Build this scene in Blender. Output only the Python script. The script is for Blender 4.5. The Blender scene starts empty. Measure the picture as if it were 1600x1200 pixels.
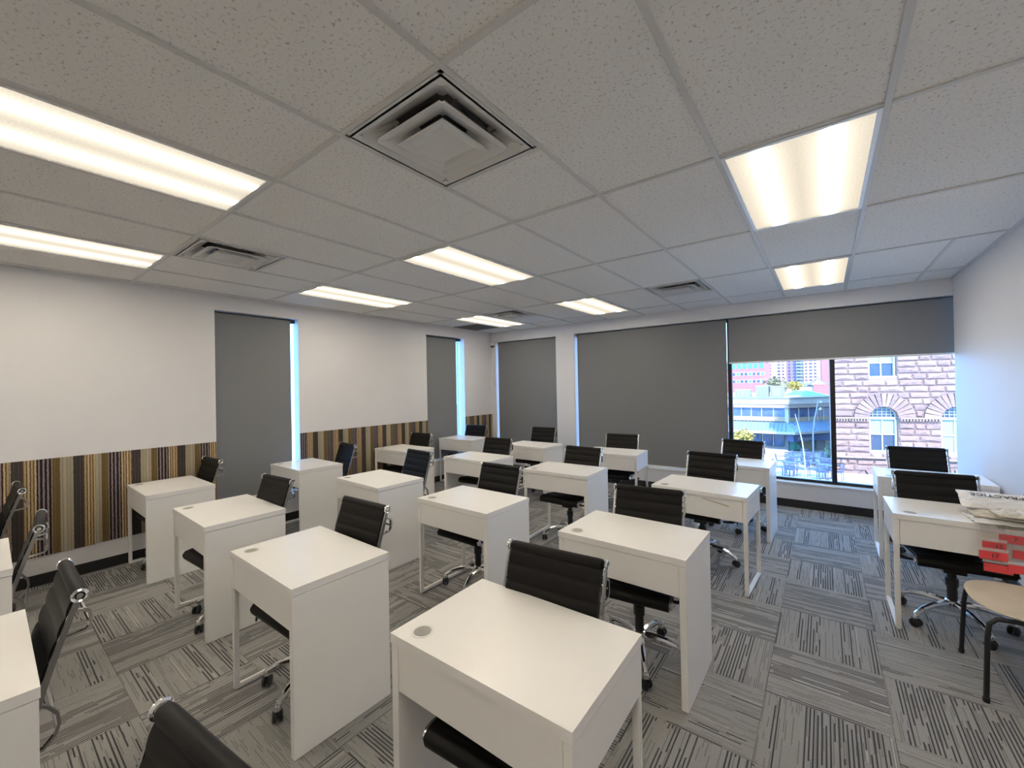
import bpy, bmesh, math, random
from mathutils import Vector, Matrix
S = bpy.context.scene
COL = S.collection
R = math.radians
random.seed(11)

# ------------------------------------------------------------------ camera
cam = bpy.data.cameras.new('camera'); cam_o = bpy.data.objects.new('camera', cam); COL.objects.link(cam_o)
cam.sensor_width = 36.0; cam.sensor_fit = 'HORIZONTAL'; cam.lens = 643.55/1600*36.0
cam.clip_start = 0.05; cam.clip_end = 2000
_r = Vector((0.796578, 0.604239, -0.018926)); _u = Vector((0.018675, 0.006696, 0.999803)); _f = Vector((-0.604247, 0.796775, 0.005950))
cam_o.matrix_world = Matrix(((_r.x, _u.x, -_f.x, 1.00083), (_r.y, _u.y, -_f.y, -0.95664), (_r.z, _u.z, -_f.z, 1.61803), (0, 0, 0, 1)))
S.camera = cam_o
# ------------------------------------------------------------------ sky, sun, exposure
W = bpy.data.worlds.new('sky'); S.world = W; W.use_nodes = True
bg = W.node_tree.nodes['Background']; bg.inputs[0].default_value = (0.21, 0.50, 1.0, 1); bg.inputs[1].default_value = 5.6
sun = bpy.data.lights.new('sun', 'SUN'); sun.energy = 5.5; sun.angle = R(2); sun.color = (1, .87, .74)
sun_o = bpy.data.objects.new('sun', sun); COL.objects.link(sun_o); sun_o.rotation_euler = (R(48), 0, R(28))
LAMP = (1.0, 0.89, 0.715); LAMP_BASE = 0.44; LAMP_PEAK = 26.0
S.view_settings.view_transform = 'Standard'; S.view_settings.look = 'None'
S.view_settings.gamma = 1.0; S.view_settings.use_curve_mapping = False
S.view_settings.exposure = 0.9
S.cycles.max_bounces = 10; S.cycles.diffuse_bounces = 6; S.cycles.transparent_max_bounces = 16
S.cycles.sample_clamp_indirect = 6.0

# ------------------------------------------------------------------ materials
def lin(c): return tuple((x/12.92 if x <= .04045 else ((x+.055)/1.055)**2.4) for x in c)
def rgb(h): return lin(tuple(int(h[i:i+2], 16)/255 for i in (0, 2, 4))) + (1,)
class NT:
    def __init__(s, name):
        s.m = bpy.data.materials.new(name); s.m.use_nodes = True; s.t = s.m.node_tree
        s.b = s.t.nodes['Principled BSDF']; s.out = s.t.nodes['Material Output']
    def n(s, typ, **k):
        nd = s.t.nodes.new(typ)
        for a, v in k.items(): setattr(nd, a, v)
        return nd
    def l(s, a, b): s.t.links.new(a, b)
    def math(s, op, a, b=None, c=None):
        nd = s.n('ShaderNodeMath', operation=op)
        for i, v in enumerate((a, b, c)):
            if v is None: continue
            if isinstance(v, (int, float)): nd.inputs[i].default_value = v
            else: s.l(v, nd.inputs[i])
        return nd.outputs[0]
    def mix(s, f, a, b):
        nd = s.n('ShaderNodeMix', data_type='RGBA')
        for sock, v in ((nd.inputs[0], f), (nd.inputs[6], a), (nd.inputs[7], b)):
            if isinstance(v, (int, float, tuple)): sock.default_value = v
            else: s.l(v, sock)
        return nd.outputs[2]
def mat(name, col, rough=.5, metal=0, spec=.5, noise=None, bump=None, coat=0):
    """plain surface with procedural grain: noise=(scale, amount) in colour, bump=(scale, strength, distance)"""
    k = NT(name); c = rgb(col) if isinstance(col, str) else col
    k.b.inputs['Roughness'].default_value = rough; k.b.inputs['Metallic'].default_value = metal
    k.b.inputs['Specular IOR Level'].default_value = spec; k.b.inputs['Coat Weight'].default_value = coat
    tc = k.n('ShaderNodeTexCoord').outputs['Object']
    sc, am = noise or (40, .04)
    nz = k.n('ShaderNodeTexNoise'); nz.inputs['Scale'].default_value = sc; nz.inputs['Detail'].default_value = 3; k.l(tc, nz.inputs['Vector'])
    lo = tuple(x*(1-am) for x in c[:3]) + (1,); hi = tuple(min(1, x*(1+am)) for x in c[:3]) + (1,)
    k.l(k.mix(nz.outputs['Fac'], lo, hi), k.b.inputs['Base Color'])
    if bump:
        n2 = k.n('ShaderNodeTexNoise'); n2.inputs['Scale'].default_value = bump[0]; n2.inputs['Detail'].default_value = 2; k.l(tc, n2.inputs['Vector'])
        bp = k.n('ShaderNodeBump'); bp.inputs['Strength'].default_value = bump[1]; bp.inputs['Distance'].default_value = bump[2]
        k.l(n2.outputs['Fac'], bp.inputs['Height']); k.l(bp.outputs[0], k.b.inputs['Normal'])
    return k.m
M = {}
M['wall'] = mat('wall_paint', (.72, .715, .735, 1), .55, bump=(180, .12, .004), noise=(3, .02))
M['white'] = mat('white_laminate', (.84, .83, .815, 1), .3, spec=.45, noise=(6, .015))
M['edge'] = mat('white_powder_coat', (.78, .77, .75, 1), .3)
M['black_trim'] = mat('black_rubber_trim', (.012, .012, .013, 1), .5)
M['black_metal'] = mat('black_aluminium', (.01, .011, .013, 1), .35)
M['leather'] = mat('black_leather', (.006, .0055, .0055, 1), .5, spec=.2, bump=(260, .12, .002), noise=(30, .2))
M['plastic'] = mat('black_plastic', (.01, .01, .01, 1), .45)
M['chrome'] = mat('chrome', (.78, .78, .78, 1), .12, metal=1)
M['rail'] = mat('polished_rail', (.42, .42, .42, 1), .22, metal=1)
M['grid'] = mat('ceiling_grid_paint', (.66, .65, .63, 1), .5)
M['vent'] = mat('vent_enamel', (.70, .69, .665, 1), .28, noise=(5, .08))
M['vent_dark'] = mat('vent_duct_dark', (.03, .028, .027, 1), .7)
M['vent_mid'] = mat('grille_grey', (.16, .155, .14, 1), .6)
M['cap'] = mat('grey_cable_cap', (0.36, 0.345, 0.305, 1), .5)
M['hole'] = mat('dark_hole', (.02, .018, .016, 1), .8)
M['birch'] = mat('birch_plywood', (.56, .50, .40, 1), .45, noise=(9, .12))
M['paper'] = mat('white_poly_packet', (.72, .71, .69, 1), .35, bump=(30, .5, .02))
M['cream_paper'] = mat('cream_paper', (.58, .54, .46, 1), .5, bump=(25, .6, .02))
M['red'] = mat('red_card', (0.74, 0.06, 0.07, 1), .4)
M['ink'] = mat('black_ink', (.01, .01, .01, 1), .5)
M['tape'] = mat('old_tape', (.45, .37, .22, 1), .5)

def ceiling_tile_mat():
    k = NT('mineral_fibre_tile'); k.b.inputs['Roughness'].default_value = .85; k.b.inputs['Specular IOR Level'].default_value = .2
    tc = k.n('ShaderNodeTexCoord').outputs['Object']
    n1 = k.n('ShaderNodeTexNoise'); n1.inputs['Scale'].default_value = 75; n1.inputs['Detail'].default_value = 4; n1.inputs['Roughness'].default_value = .7; k.l(tc, n1.inputs['Vector'])
    pit = k.n('ShaderNodeValToRGB'); pit.color_ramp.elements[0].position = .33; pit.color_ramp.elements[1].position = .43
    pit.color_ramp.elements[0].color = (.42, .39, .35, 1); pit.color_ramp.elements[1].color = (.86, .845, .82, 1); k.l(n1.outputs['Fac'], pit.inputs[0])
    k.l(pit.outputs[0], k.b.inputs['Base Color'])
    bp = k.n('ShaderNodeBump'); bp.inputs['Strength'].default_value = .35; bp.inputs['Distance'].default_value = .004
    k.l(n1.outputs['Fac'], bp.inputs['Height']); k.l(bp.outputs[0], k.b.inputs['Normal'])
    return k.m
M['ctile'] = ceiling_tile_mat()

def carpet_mat():
    k = NT('striped_carpet_tile'); k.b.inputs['Roughness'].default_value = .95; k.b.inputs['Specular IOR Level'].default_value = .1
    tc = k.n('ShaderNodeTexCoord').outputs['Object']; rnd = k.n('ShaderNodeObjectInfo').outputs['Random']
    sp = k.n('ShaderNodeSeparateXYZ'); k.l(tc, sp.inputs[0])
    seed = k.math('MULTIPLY', rnd, 53.0)
    u = k.math('MULTIPLY', sp.outputs[0], 1/.0155)
    idx = k.math('FLOOR', u); fr = k.math('FRACT', u)
    def noise(x, y, z, detail=0):
        cb = k.n('ShaderNodeCombineXYZ')
        for i, v in enumerate((x, y, z)):
            if isinstance(v, (int, float)): cb.inputs[i].default_value = v
            else: k.l(v, cb.inputs[i])
        nz = k.n('ShaderNodeTexNoise'); nz.inputs['Scale'].default_value = 1; nz.inputs['Detail'].default_value = detail; k.l(cb.outputs[0], nz.inputs['Vector'])
        return nz.outputs['Fac']
    line = k.math('LESS_THAN', fr, .40)
    clus = k.math('GREATER_THAN', noise(k.math('MULTIPLY', idx, .23), seed, 3.0), .475)
    dash = k.math('GREATER_THAN', noise(k.math('MULTIPLY', idx, 7.31), k.math('MULTIPLY', sp.outputs[1], 4.2), seed), .40)
    dark = k.math('MULTIPLY', k.math('MULTIPLY', line, clus), dash)
    lightm = k.math('MULTIPLY', k.math('MULTIPLY', line, k.math('GREATER_THAN', noise(k.math('MULTIPLY', idx, 3.7), 9.0, seed), .66)),
                    k.math('GREATER_THAN', noise(k.math('MULTIPLY', idx, 5.3), k.math('MULTIPLY', sp.outputs[1], 3.0), seed), .45))
    band = noise(k.math('MULTIPLY', sp.outputs[0], 60.0), k.math('MULTIPLY', sp.outputs[1], 3.0), seed, 2)
    tw = k.n('ShaderNodeTexNoise'); tw.inputs['Scale'].default_value = 190; tw.inputs['Detail'].default_value = 3; tw.inputs['Roughness'].default_value = .75; k.l(tc, tw.inputs['Vector'])
    base = k.mix(tw.outputs['Fac'], (.09, .088, .087, 1), (.52, .51, .495, 1))
    base = k.mix(k.math('MULTIPLY', band, .55), base, (.22, .212, .202, 1))
    u2 = k.math('MULTIPLY', sp.outputs[0], 1/.0088); i2 = k.math('FLOOR', u2)
    fine = k.math('MULTIPLY', k.math('LESS_THAN', k.math('FRACT', u2), .45), k.math('GREATER_THAN', noise(k.math('MULTIPLY', i2, 4.7), k.math('MULTIPLY', sp.outputs[1], 5.0), seed), .57))
    base = k.mix(k.math('MULTIPLY', fine, .45), base, (.06, .058, .056, 1))
    base = k.mix(k.math('MULTIPLY', lightm, .6), base, (.48, .46, .43, 1))
    base = k.mix(k.math('MULTIPLY', dark, .85), base, (.024, .025, .032, 1))
    k.l(base, k.b.inputs['Base Color'])
    bp = k.n('ShaderNodeBump'); bp.inputs['Strength'].default_value = .5; bp.inputs['Distance'].default_value = .003
    k.l(tw.outputs['Fac'], bp.inputs['Height']); k.l(bp.outputs[0], k.b.inputs['Normal'])
    return k.m
M['carpet'] = carpet_mat()

def stripe_mat(name, sign, y0):
    """vertical woollen stripes, one repeat every 0.355 m along the wall"""
    k = NT(name); k.b.inputs['Roughness'].default_value = .95; k.b.inputs['Specular IOR Level'].default_value = .1
    pos = k.n('ShaderNodeNewGeometry').outputs['Position']; sp = k.n('ShaderNodeSeparateXYZ'); k.l(pos, sp.inputs[0])
    wob = k.n('ShaderNodeTexNoise'); wob.inputs['Scale'].default_value = 45; k.l(pos, wob.inputs['Vector'])
    y = k.math('ADD', sp.outputs[1], k.math('MULTIPLY', k.math('SUBTRACT', wob.outputs['Fac'], .5), .008))
    t = k.math('FRACT', k.math('DIVIDE', k.math('MULTIPLY', k.math('SUBTRACT', y, y0), sign), .355))
    ramp = k.n('ShaderNodeValToRGB'); cr = ramp.color_ramp; cr.interpolation = 'CONSTANT'
    G, B, C, E, Br, Dk, Li, Ta = 'bfa67e', '66503a', '45403f', 'b3a892', '75623f', '2a2023', '9a8d93', 'd8bf94'
    seq = [(0, Ta), (.03, B), (.05, G), (.085, B), (.105, Ta), (.14, B), (.16, G), (.195, B), (.215, C), (.262, '5d5756'), (.277, C), (.335, '544e4d'), (.35, C),
           (.39, E), (.43, '988d7c'), (.445, E), (.49, '9c917f'), (.505, 'bdb29c'), (.56, '9c917f'), (.575, E), (.615, Br), (.69, '836d47'), (.71, Br), (.745, 'a4988a'),
           (.76, Dk), (.80, Li), (.83, Dk), (.87, Li), (.90, Dk), (.945, Li), (.97, Dk)]
    while len(cr.elements) > 1: cr.elements.remove(cr.elements[-1])
    cr.elements[0].position = 0; cr.elements[0].color = rgb(seq[0][1])
    for p, c in seq[1:]:
        e = cr.elements.new(p); e.color = rgb(c)
    k.l(t, ramp.inputs[0])
    nz = k.n('ShaderNodeTexNoise'); nz.inputs['Scale'].default_value = 170; nz.inputs['Detail'].default_value = 2; k.l(pos, nz.inputs['Vector'])
    c = k.mix(k.math('MULTIPLY', nz.outputs['Fac'], .5), ramp.outputs[0], (.045, .036, .028, 1))
    k.l(c, k.b.inputs['Base Color'])
    bp = k.n('ShaderNodeBump'); bp.inputs['Strength'].default_value = .6; bp.inputs['Distance'].default_value = .004
    k.l(nz.outputs['Fac'], bp.inputs['Height']); k.l(bp.outputs[0], k.b.inputs['Normal'])
    return k.m
M['stripe'] = stripe_mat('striped_wall_carpet', 1, -.083)
M['stripe_flip'] = stripe_mat('striped_wall_carpet_turned', -1, -.345+.085)

def glass_mat(name, tint, gloss=.06):
    k = NT(name); k.t.nodes.remove(k.b)
    tr = k.n('ShaderNodeBsdfTransparent'); tr.inputs[0].default_value = tint
    gl = k.n('ShaderNodeBsdfGlossy'); gl.inputs['Roughness'].default_value = .02
    fr = k.n('ShaderNodeFresnel'); fr.inputs[0].default_value = 1.45
    mx = k.n('ShaderNodeMixShader'); k.l(k.math('MULTIPLY', fr.outputs[0], gloss/.05), mx.inputs[0]); k.l(tr.outputs[0], mx.inputs[1]); k.l(gl.outputs[0], mx.inputs[2])
    k.l(mx.outputs[0], k.out.inputs['Surface']); return k.m
M['glass'] = glass_mat('window_glass', (.97, .985, .99, 1), .04)
M['pouch'] = glass_mat('clear_zip_pouch', (.965, .955, .945, 1), .06)

def blind_mat():
    k = NT('blind_fabric'); k.b.inputs['Roughness'].default_value = .8; k.b.inputs['Specular IOR Level'].default_value = .15
    pos = k.n('ShaderNodeTexCoord').outputs['Object']
    wv = k.n('ShaderNodeTexNoise'); wv.inputs['Scale'].default_value = 420; k.l(pos, wv.inputs['Vector'])
    c = k.mix(wv.outputs['Fac'], (.195, .197, .206, 1), (.285, .287, .295, 1)); k.l(c, k.b.inputs['Base Color'])
    tr = k.n('ShaderNodeBsdfTranslucent'); tr.inputs[0].default_value = (.30, .27, .24, 1)
    mx = k.n('ShaderNodeMixShader'); mx.inputs[0].default_value = .15; k.l(k.b.outputs[0], mx.inputs[1]); k.l(tr.outputs[0], mx.inputs[2])
    k.l(mx.outputs[0], k.out.inputs['Surface']); return k.m
M['blind'] = blind_mat()

def lamp_mat():
    k = NT('lit_prismatic_lens'); k.t.nodes.remove(k.b)
    tc = k.n('ShaderNodeTexCoord').outputs['Object']; sp = k.n('ShaderNodeSeparateXYZ'); k.l(tc, sp.inputs[0])
    d = k.math('DIVIDE', k.math('SUBTRACT', k.math('ABSOLUTE', sp.outputs[0]), .135), .022)
    pk = k.math('EXPONENT', k.math('MULTIPLY', k.math('MULTIPLY', d, d), -1.0))
    wide = k.math('EXPONENT', k.math('MULTIPLY', k.math('MULTIPLY', d, d), -.07))
    ye = k.math('DIVIDE', k.math('ABSOLUTE', sp.outputs[1]), .57)
    end = k.math('SUBTRACT', 1.0, k.math('MULTIPLY', k.math('POWER', ye, 10.0), .55))
    nz = k.n('ShaderNodeTexNoise'); nz.inputs['Scale'].default_value = 120; k.l(tc, nz.inputs['Vector'])
    gr = k.math('ADD', .75, k.math('MULTIPLY', nz.outputs['Fac'], .5))
    s = k.math('MULTIPLY', k.math('ADD', k.math('ADD', LAMP_BASE, k.math('MULTIPLY', k.math('MULTIPLY', wide, end), .34)), k.math('MULTIPLY', k.math('MULTIPLY', pk, end), LAMP_PEAK)), gr)
    em = k.n('ShaderNodeEmission'); em.inputs[0].default_value = LAMP + (1,); k.l(s, em.inputs[1])
    k.l(em.outputs[0], k.out.inputs['Surface']); return k.m
M['lamp'] = lamp_mat()

# ------------------------------------------------------------------ mesh helpers
def box(bm, x0, x1, y0, y1, z0, z1, mtx=None):
    vs = [bm.verts.new(v) for v in ((x0, y0, z0), (x1, y0, z0), (x1, y1, z0), (x0, y1, z0), (x0, y0, z1), (x1, y0, z1), (x1, y1, z1), (x0, y1, z1))]
    for f in ((3, 2, 1, 0), (4, 5, 6, 7), (0, 1, 5, 4), (1, 2, 6, 5), (2, 3, 7, 6), (3, 0, 4, 7)): bm.faces.new([vs[i] for i in f])
    if mtx is not None:
        for v in vs: v.co = mtx @ v.co
    return vs
def hexa(bm, b, t):
    """prism from four bottom and four top points"""
    vs = [bm.verts.new(p) for p in list(b)+list(t)]
    for f in ((3, 2, 1, 0), (4, 5, 6, 7), (0, 1, 5, 4), (1, 2, 6, 5), (2, 3, 7, 6), (3, 0, 4, 7)): bm.faces.new([vs[i] for i in f])
def tube(bm, pts, r, n=8, cap=True, flat=None, closed=False):
    """sweep a circle (or a flat bar: flat=(half width along side, half thickness)) along points"""
    pts = [Vector(p) for p in pts]; rings = []; N = len(pts); prev = None
    for i, p in enumerate(pts):
        if closed: t = pts[(i+1) % N]-pts[i-1]
        else: t = (pts[min(i+1, N-1)]-pts[max(i-1, 0)])
        t.normalize()
        if prev is None:
            a = Vector((1, 0, 0)) if abs(t.x) < .9 else Vector((0, 1, 0))
            side = (a-t*a.dot(t)).normalized()
        else: side = (prev-t*prev.dot(t)).normalized()
        prev = side; up = t.cross(side)
        rr = r[i] if isinstance(r, (list, tuple)) else r
        ring = []
        if flat:
            for sx, sy in ((1, 1), (-1, 1), (-1, -1), (1, -1)): ring.append(bm.verts.new(p+side*flat[0]*sx+up*flat[1]*sy))
        else:
            for k in range(n):
                an = 2*math.pi*k/n; ring.append(bm.verts.new(p+side*rr*math.cos(an)+up*rr*math.sin(an)))
        rings.append(ring)
    m = len(rings[0])
    for i in range(N if closed else N-1):
        A, B = rings[i], rings[(i+1) % N]
        for k in range(m): bm.faces.new((A[k], A[(k+1) % m], B[(k+1) % m], B[k]))
    if cap and not closed:
        bm.faces.new(rings[0][::-1]); bm.faces.new(rings[-1])
def lathe(bm, prof, n=16, c=(0, 0), axis='z', cap=True):
    rings = []
    for rr, z in prof:
        ring = []
        for k in range(n):
            a = 2*math.pi*k/n; x, y = rr*math.cos(a), rr*math.sin(a)
            ring.append(bm.verts.new((c[0]+x, c[1]+y, z) if axis == 'z' else (z, c[0]+x, c[1]+y)))
        rings.append(ring)
    for A, B in zip(rings, rings[1:]):
        for k in range(n): bm.faces.new((A[k], A[(k+1) % n], B[(k+1) % n], B[k]))
    if cap: bm.faces.new(rings[0][::-1]); bm.faces.new(rings[-1])
def bevel(bm, w, seg=1):
    bmesh.ops.bevel(bm, geom=list(bm.edges), offset=w, segments=seg, affect='EDGES', clamp_overlap=True)
def bxm(x0, x1, y0, y1, z0, z1, bv=0):
    bm = bmesh.new(); box(bm, x0, x1, y0, y1, z0, z1)
    if bv: bevel(bm, bv)
    return bm
def obj(name, bm, m, parent=None, smooth=False, loc=None, rotz=0):
    me = bm if isinstance(bm, bpy.types.Mesh) else bpy.data.meshes.new(name)
    if not isinstance(bm, bpy.types.Mesh):
        bmesh.ops.recalc_face_normals(bm, faces=list(bm.faces)); bm.to_mesh(me); bm.free()
        if smooth:
            for p in me.polygons: p.use_smooth = True
            me.set_sharp_from_angle(angle=R(38))
        me.materials.append(m)
    o = bpy.data.objects.new(name, me); COL.objects.link(o)
    if parent is not None: o.parent = parent
    if loc is not None: o.location = loc
    if rotz: o.rotation_euler = (0, 0, rotz)
    return o
def thing(name, label, cat, loc=(0, 0, 0), rotz=0, group=None):
    o = bpy.data.objects.new(name, None); COL.objects.link(o); o.empty_display_size = .1
    o.location = loc; o.rotation_euler = (0, 0, rotz); return tag(o, label, cat, group)
def tag(o, label, cat, group=None):
    o['label'] = label; o['category'] = cat
    if group: o['group'] = group
    return o
def struct(name, bm, m, parent=None):
    o = obj(name, bm, m, parent)
    if parent is None: o['kind'] = 'structure'
    return o
def dup(root, loc, rotz, label, group=None):
    r = root.copy(); COL.objects.link(r); r.location = loc; r.rotation_euler = (0, 0, rotz); r['label'] = label
    if group: r['group'] = group
    for ch in list(root.children):
        c = ch.copy(); COL.objects.link(c); c.parent = r
        for g in list(ch.children):
            d = g.copy(); COL.objects.link(d); d.parent = c
    return r
def text(body, size, m, name, parent, loc, rot, ext=.001):
    cu = bpy.data.curves.new(name, 'FONT'); cu.body = body; cu.size = size; cu.extrude = ext; cu.align_x = 'CENTER'; cu.align_y = 'CENTER'; cu.resolution_u = 2
    t = bpy.data.objects.new(name, cu); COL.objects.link(t)
    dg = bpy.context.evaluated_depsgraph_get(); me = bpy.data.meshes.new_from_object(t.evaluated_get(dg)); bpy.data.objects.remove(t)
    me.materials.clear(); me.materials.append(m)
    o = bpy.data.objects.new(name, me); COL.objects.link(o); o.parent = parent; o.location = loc; o.rotation_euler = rot
    return o

# ------------------------------------------------------------------ room shell
XL, XR, YB, YF, H = -4.36, 2.12, 5.44, -3.40, 2.693
WT = .20; ZT = 3.0
g = .6096; G2 = 1.2192
floor = struct('floor', bxm(XL-.2, XR+.2, YF-.2, YB+.2, -.12, -.008), M['black_trim'])
# carpet tiles, quarter turned
full = {}
def carpet(x0, x1, y0, y1, par):
    cx, cy = (x0+x1)/2, (y0+y1)/2; w, d = x1-x0-.0012, y1-y0-.0012
    key = (round(w, 3), round(d, 3), par)
    if key not in full:
        a, b = (w/2, d/2) if par == 0 else (d/2, w/2)
        bm = bxm(-a, a, -b, b, -.007, 0, .0012); bmesh.ops.recalc_face_normals(bm, faces=list(bm.faces))
        me = bpy.data.meshes.new('carpet_tile'); bm.to_mesh(me); bm.free(); me.materials.append(M['carpet']); full[key] = me
    obj('carpet_tile', full[key], None, floor, loc=(cx, cy, 0), rotz=0 if par == 0 else R(90))
i0 = math.floor((XL-.725)/.5); j0 = math.floor((YF-2.05)/.5)
for i in range(i0, i0+15):
    for j in range(j0, j0+19):
        x0, x1 = max(XL, .725+.5*i), min(XR, .725+.5*(i+1)); y0, y1 = max(YF, 2.05+.5*j), min(YB, 2.05+.5*(j+1))
        if x1-x0 > .01 and y1-y0 > .01: carpet(x0, x1, y0, y1, (i+j) % 2)

def wall_with_holes(name, horiz, c0, c1, lo, hi, holes, extra=None):
    """boxes filling a wall around rectangular openings; horiz 'x' runs along X"""
    bm = bmesh.new()
    def b(a0, a1, z0, z1):
        if a1-a0 < 1e-4 or z1-z0 < 1e-4: return
        if horiz == 'x': box(bm, a0, a1, c0, c1, z0, z1)
        else: box(bm, c0, c1, a0, a1, z0, z1)
    cur = lo
    for (a0, a1, z0, z1) in sorted(holes):
        b(cur, a0, 0, ZT); b(a0, a1, 0, z0); b(a0, a1, z1, ZT); cur = a1
    b(cur, hi, 0, ZT)
    return struct(name, bm, M['wall'])
LW = [(.69, 1.60, .335, 2.53), (3.73, 4.65, .335, 2.53)]
BW = [(-4.25, -2.845, .30, 2.507), (-2.468, 2.60, .30, 2.515)]
wall_left = wall_with_holes('wall_left', 'y', XL-WT, XL, YF-.2, YB+WT, LW)
wall_back = wall_with_holes('wall_back', 'x', YB, YB+WT, XL, XR+.9, BW)
wall_right = struct('wall_right', bxm(XR, XR+.14, YF-.2, YB, 0, ZT), M['wall'])
wall_front = struct('wall_front', bxm(XL, XR, YF-.2, YF, 0, ZT), M['wall'])
# striped carpet on the left wall, two rows of squares
cuts = [YF] + [-.26+.5*k for k in range(-6, 12) if YF < -.26+.5*k < YB] + [YB]
for a, b in zip(cuts, cuts[1:]):
    segs = [(a, b)]
    for (h0, h1, _, _) in LW:
        ns = []
        for (s, e) in segs:
            if e <= h0 or s >= h1: ns.append((s, e)); continue
            if s < h0: ns.append((s, h0))
            if e > h1: ns.append((h1, e))
        segs = ns
    for (s, e) in segs:
        if e-s < .01: continue
        flip = b < -.25 and a > -.8
        dz = random.uniform(-.004, .004)
        for z0, z1 in ((.25+dz-(.004 if flip else 0), .6735+dz), (.6738+dz, 1.07)):
            obj('striped_carpet_square', bxm(XL, XL+.008, s+.0006, e-.0006, z0, z1, .0012), M['stripe_flip' if flip else 'stripe'], wall_left)
# baseboards
struct('baseboard_left', bxm(XL, XL+.012, YF, YB, 0, .095, .002), M['black_trim'])
struct('baseboard_back', bxm(XL+.012, XR-.012, YB-.012, YB, 0, .10, .002), M['black_trim'])
struct('baseboard_right', bxm(XR-.012, XR, YF, YB, 0, .10, .002), M['black_trim'])

# ceiling: slab, runners, tees, tiles
ceiling = struct('ceiling', bxm(XL-.2, XR+.9, YF-.2, YB+.2, H+.16, H+.3), M['ctile'])
LIGHTS = [(-3, -1), (-6, -1), (-3, 1), (-6, 1), (1, 1), (1, 3), (-3, 3), (-6, 3), (1, -1), (-3, -3), (-6, -3), (1, -3)]
VENTS = [(-1, 0), (-5, 0), (-1, 3), (-5, 3)]
RET = (-7, 3.5)
bw = .012
xs = [i*g for i in range(-7, 4)]
jl, jh = math.ceil(YF/G2), math.floor(YB/G2)
for i in range(-7, 4):
    y0 = YF if i < 3 else 3*G2
    obj('grid_runner', bxm(i*g-bw, i*g+bw, y0, YB, H, H+.03, .0015), M['grid'], ceiling)
def colspan(i): return (max(XL, i*g), min(XR, (i+1)*g))
def tee(x0, x1, y):
    if x1-x0 > .05: obj('grid_tee', bxm(x0+bw, x1-bw, y-bw, y+bw, H, H+.03, .0015), M['grid'], ceiling)
def ctile(x0, x1, y0, y1):
    if x1-x0 < .03 or y1-y0 < .03: return
    w, d = (x1-x0)/2-.004, (y1-y0)/2-.004
    obj('ceiling_tile', bxm(-w, w, -d, d, 0, .015, .002), M['ctile'], ceiling, loc=((x0+x1)/2, (y0+y1)/2, H+.008+random.uniform(-.001, .0015)))
for i in range(-8, 4):
    for j in range(jl-1, jh+1):
        x0, x1 = colspan(i); y0, y1 = max(YF, j*G2), min(YB, (j+1)*G2)
        if i == 2 and j < 3: x1 = XR
        if i == 3 and j < 3: continue
        if y0 > YF: tee(x0, x1, y0)
        if (i, j) in LIGHTS: continue
        if (i, j) in VENTS:
            tee(x0, x1, y0+g); ctile(x0, x1, y0+g, y1); continue
        if (i, j) == (-7, 3):
            tee(x0, x1, y0+g); ctile(x0, x1, y0, y0+g); continue
        ctile(x0, x1, y0, y1)
# wall angle along the ceiling edge
for nm, a in (('trim_1', (XL, XL+.018, YF, YB)), ('trim_2', (XL, XR, YB-.018, YB)), ('trim_3', (XR-.018, XR, YF, YB))):
    struct(nm, bxm(*a, H-.001, H+.02, .001), M['grid'])

# ------------------------------------------------------------------ ceiling fixtures
lens_bm = bxm(-.278, .278, -.583, .583, 0, .006)
lens_me = bpy.data.meshes.new('diffuser'); bmesh.ops.recalc_face_normals(lens_bm, faces=list(lens_bm.faces)); lens_bm.to_mesh(lens_me); lens_bm.free(); lens_me.materials.append(M['lamp'])
def light(i, j, label):
    t = thing('ceiling_light', label, 'ceiling light', ((i+.5)*g, (j+.5)*G2, H), 0, 'recessed fluorescent ceiling lights')
    a, b = g/2-bw, G2/2-bw; bm = bmesh.new()
    for s in (-1, 1):
        x = sorted((s*a, s*(a-.018))); box(bm, x[0], x[1], -b, b, -.004, .012)
        y = sorted((s*b, s*(b-.018))); box(bm, -a+.018, a-.018, y[0], y[1], -.004, .012)
    obj('frame', bm, M['edge'], t)
    bm = bmesh.new(); box(bm, -a, a, -b, b, .055, .06)
    for s in (-1, 1):
        x = sorted((s*a, s*(a-.004))); box(bm, x[0], x[1], -b, b, .012, .055)
        y = sorted((s*b, s*(b-.004))); box(bm, -a, a, y[0], y[1], .012, .055)
    obj('housing', bm, M['edge'], t)
    obj('diffuser', lens_me, None, t, loc=(0, 0, .002))
LL = {(-3, -1): 'long lit ceiling light at upper left, largest and cut by the photo edge',
      (-6, -1): 'lit ceiling light beside left wall, lower of two cut by left photo edge',
      (-3, 1): 'lit ceiling light in the middle of the ceiling, left of the big square one',
      (-6, 1): 'lit ceiling light above the wide left wall stretch between the two narrow blinds',
      (1, 1): 'large square-looking lit ceiling light at upper right of the ceiling',
      (1, 3): 'small lit ceiling light above the half-raised blind at right',
      (-3, 3): 'lit ceiling light in front of the wide lowered blind',
      (-6, 3): 'farthest lit ceiling light in the corner beside the grey return grille'}
LL.update({(1, -1): 'ceiling light straight above the photographer, out of the photo', (1, -3): 'ceiling light behind the photographer near the right wall, out of the photo',
      (-3, -3): 'ceiling light behind the photographer in the middle, out of the photo', (-6, -3): 'ceiling light behind the photographer near the left wall, out of the photo'})
for (i, j) in LIGHTS: light(i, j, LL[(i, j)])
def sq_ring(bm, prof):
    """square funnel: list of (half size, z)"""
    rings = [[bm.verts.new((sx*h, sy*h, z)) for sx, sy in ((-1, -1), (1, -1), (1, 1), (-1, 1))] for h, z in prof]
    for A, B in zip(rings, rings[1:]):
        for k in range(4): bm.faces.new((A[k], A[(k+1) % 4], B[(k+1) % 4], B[k]))
    return rings
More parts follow.
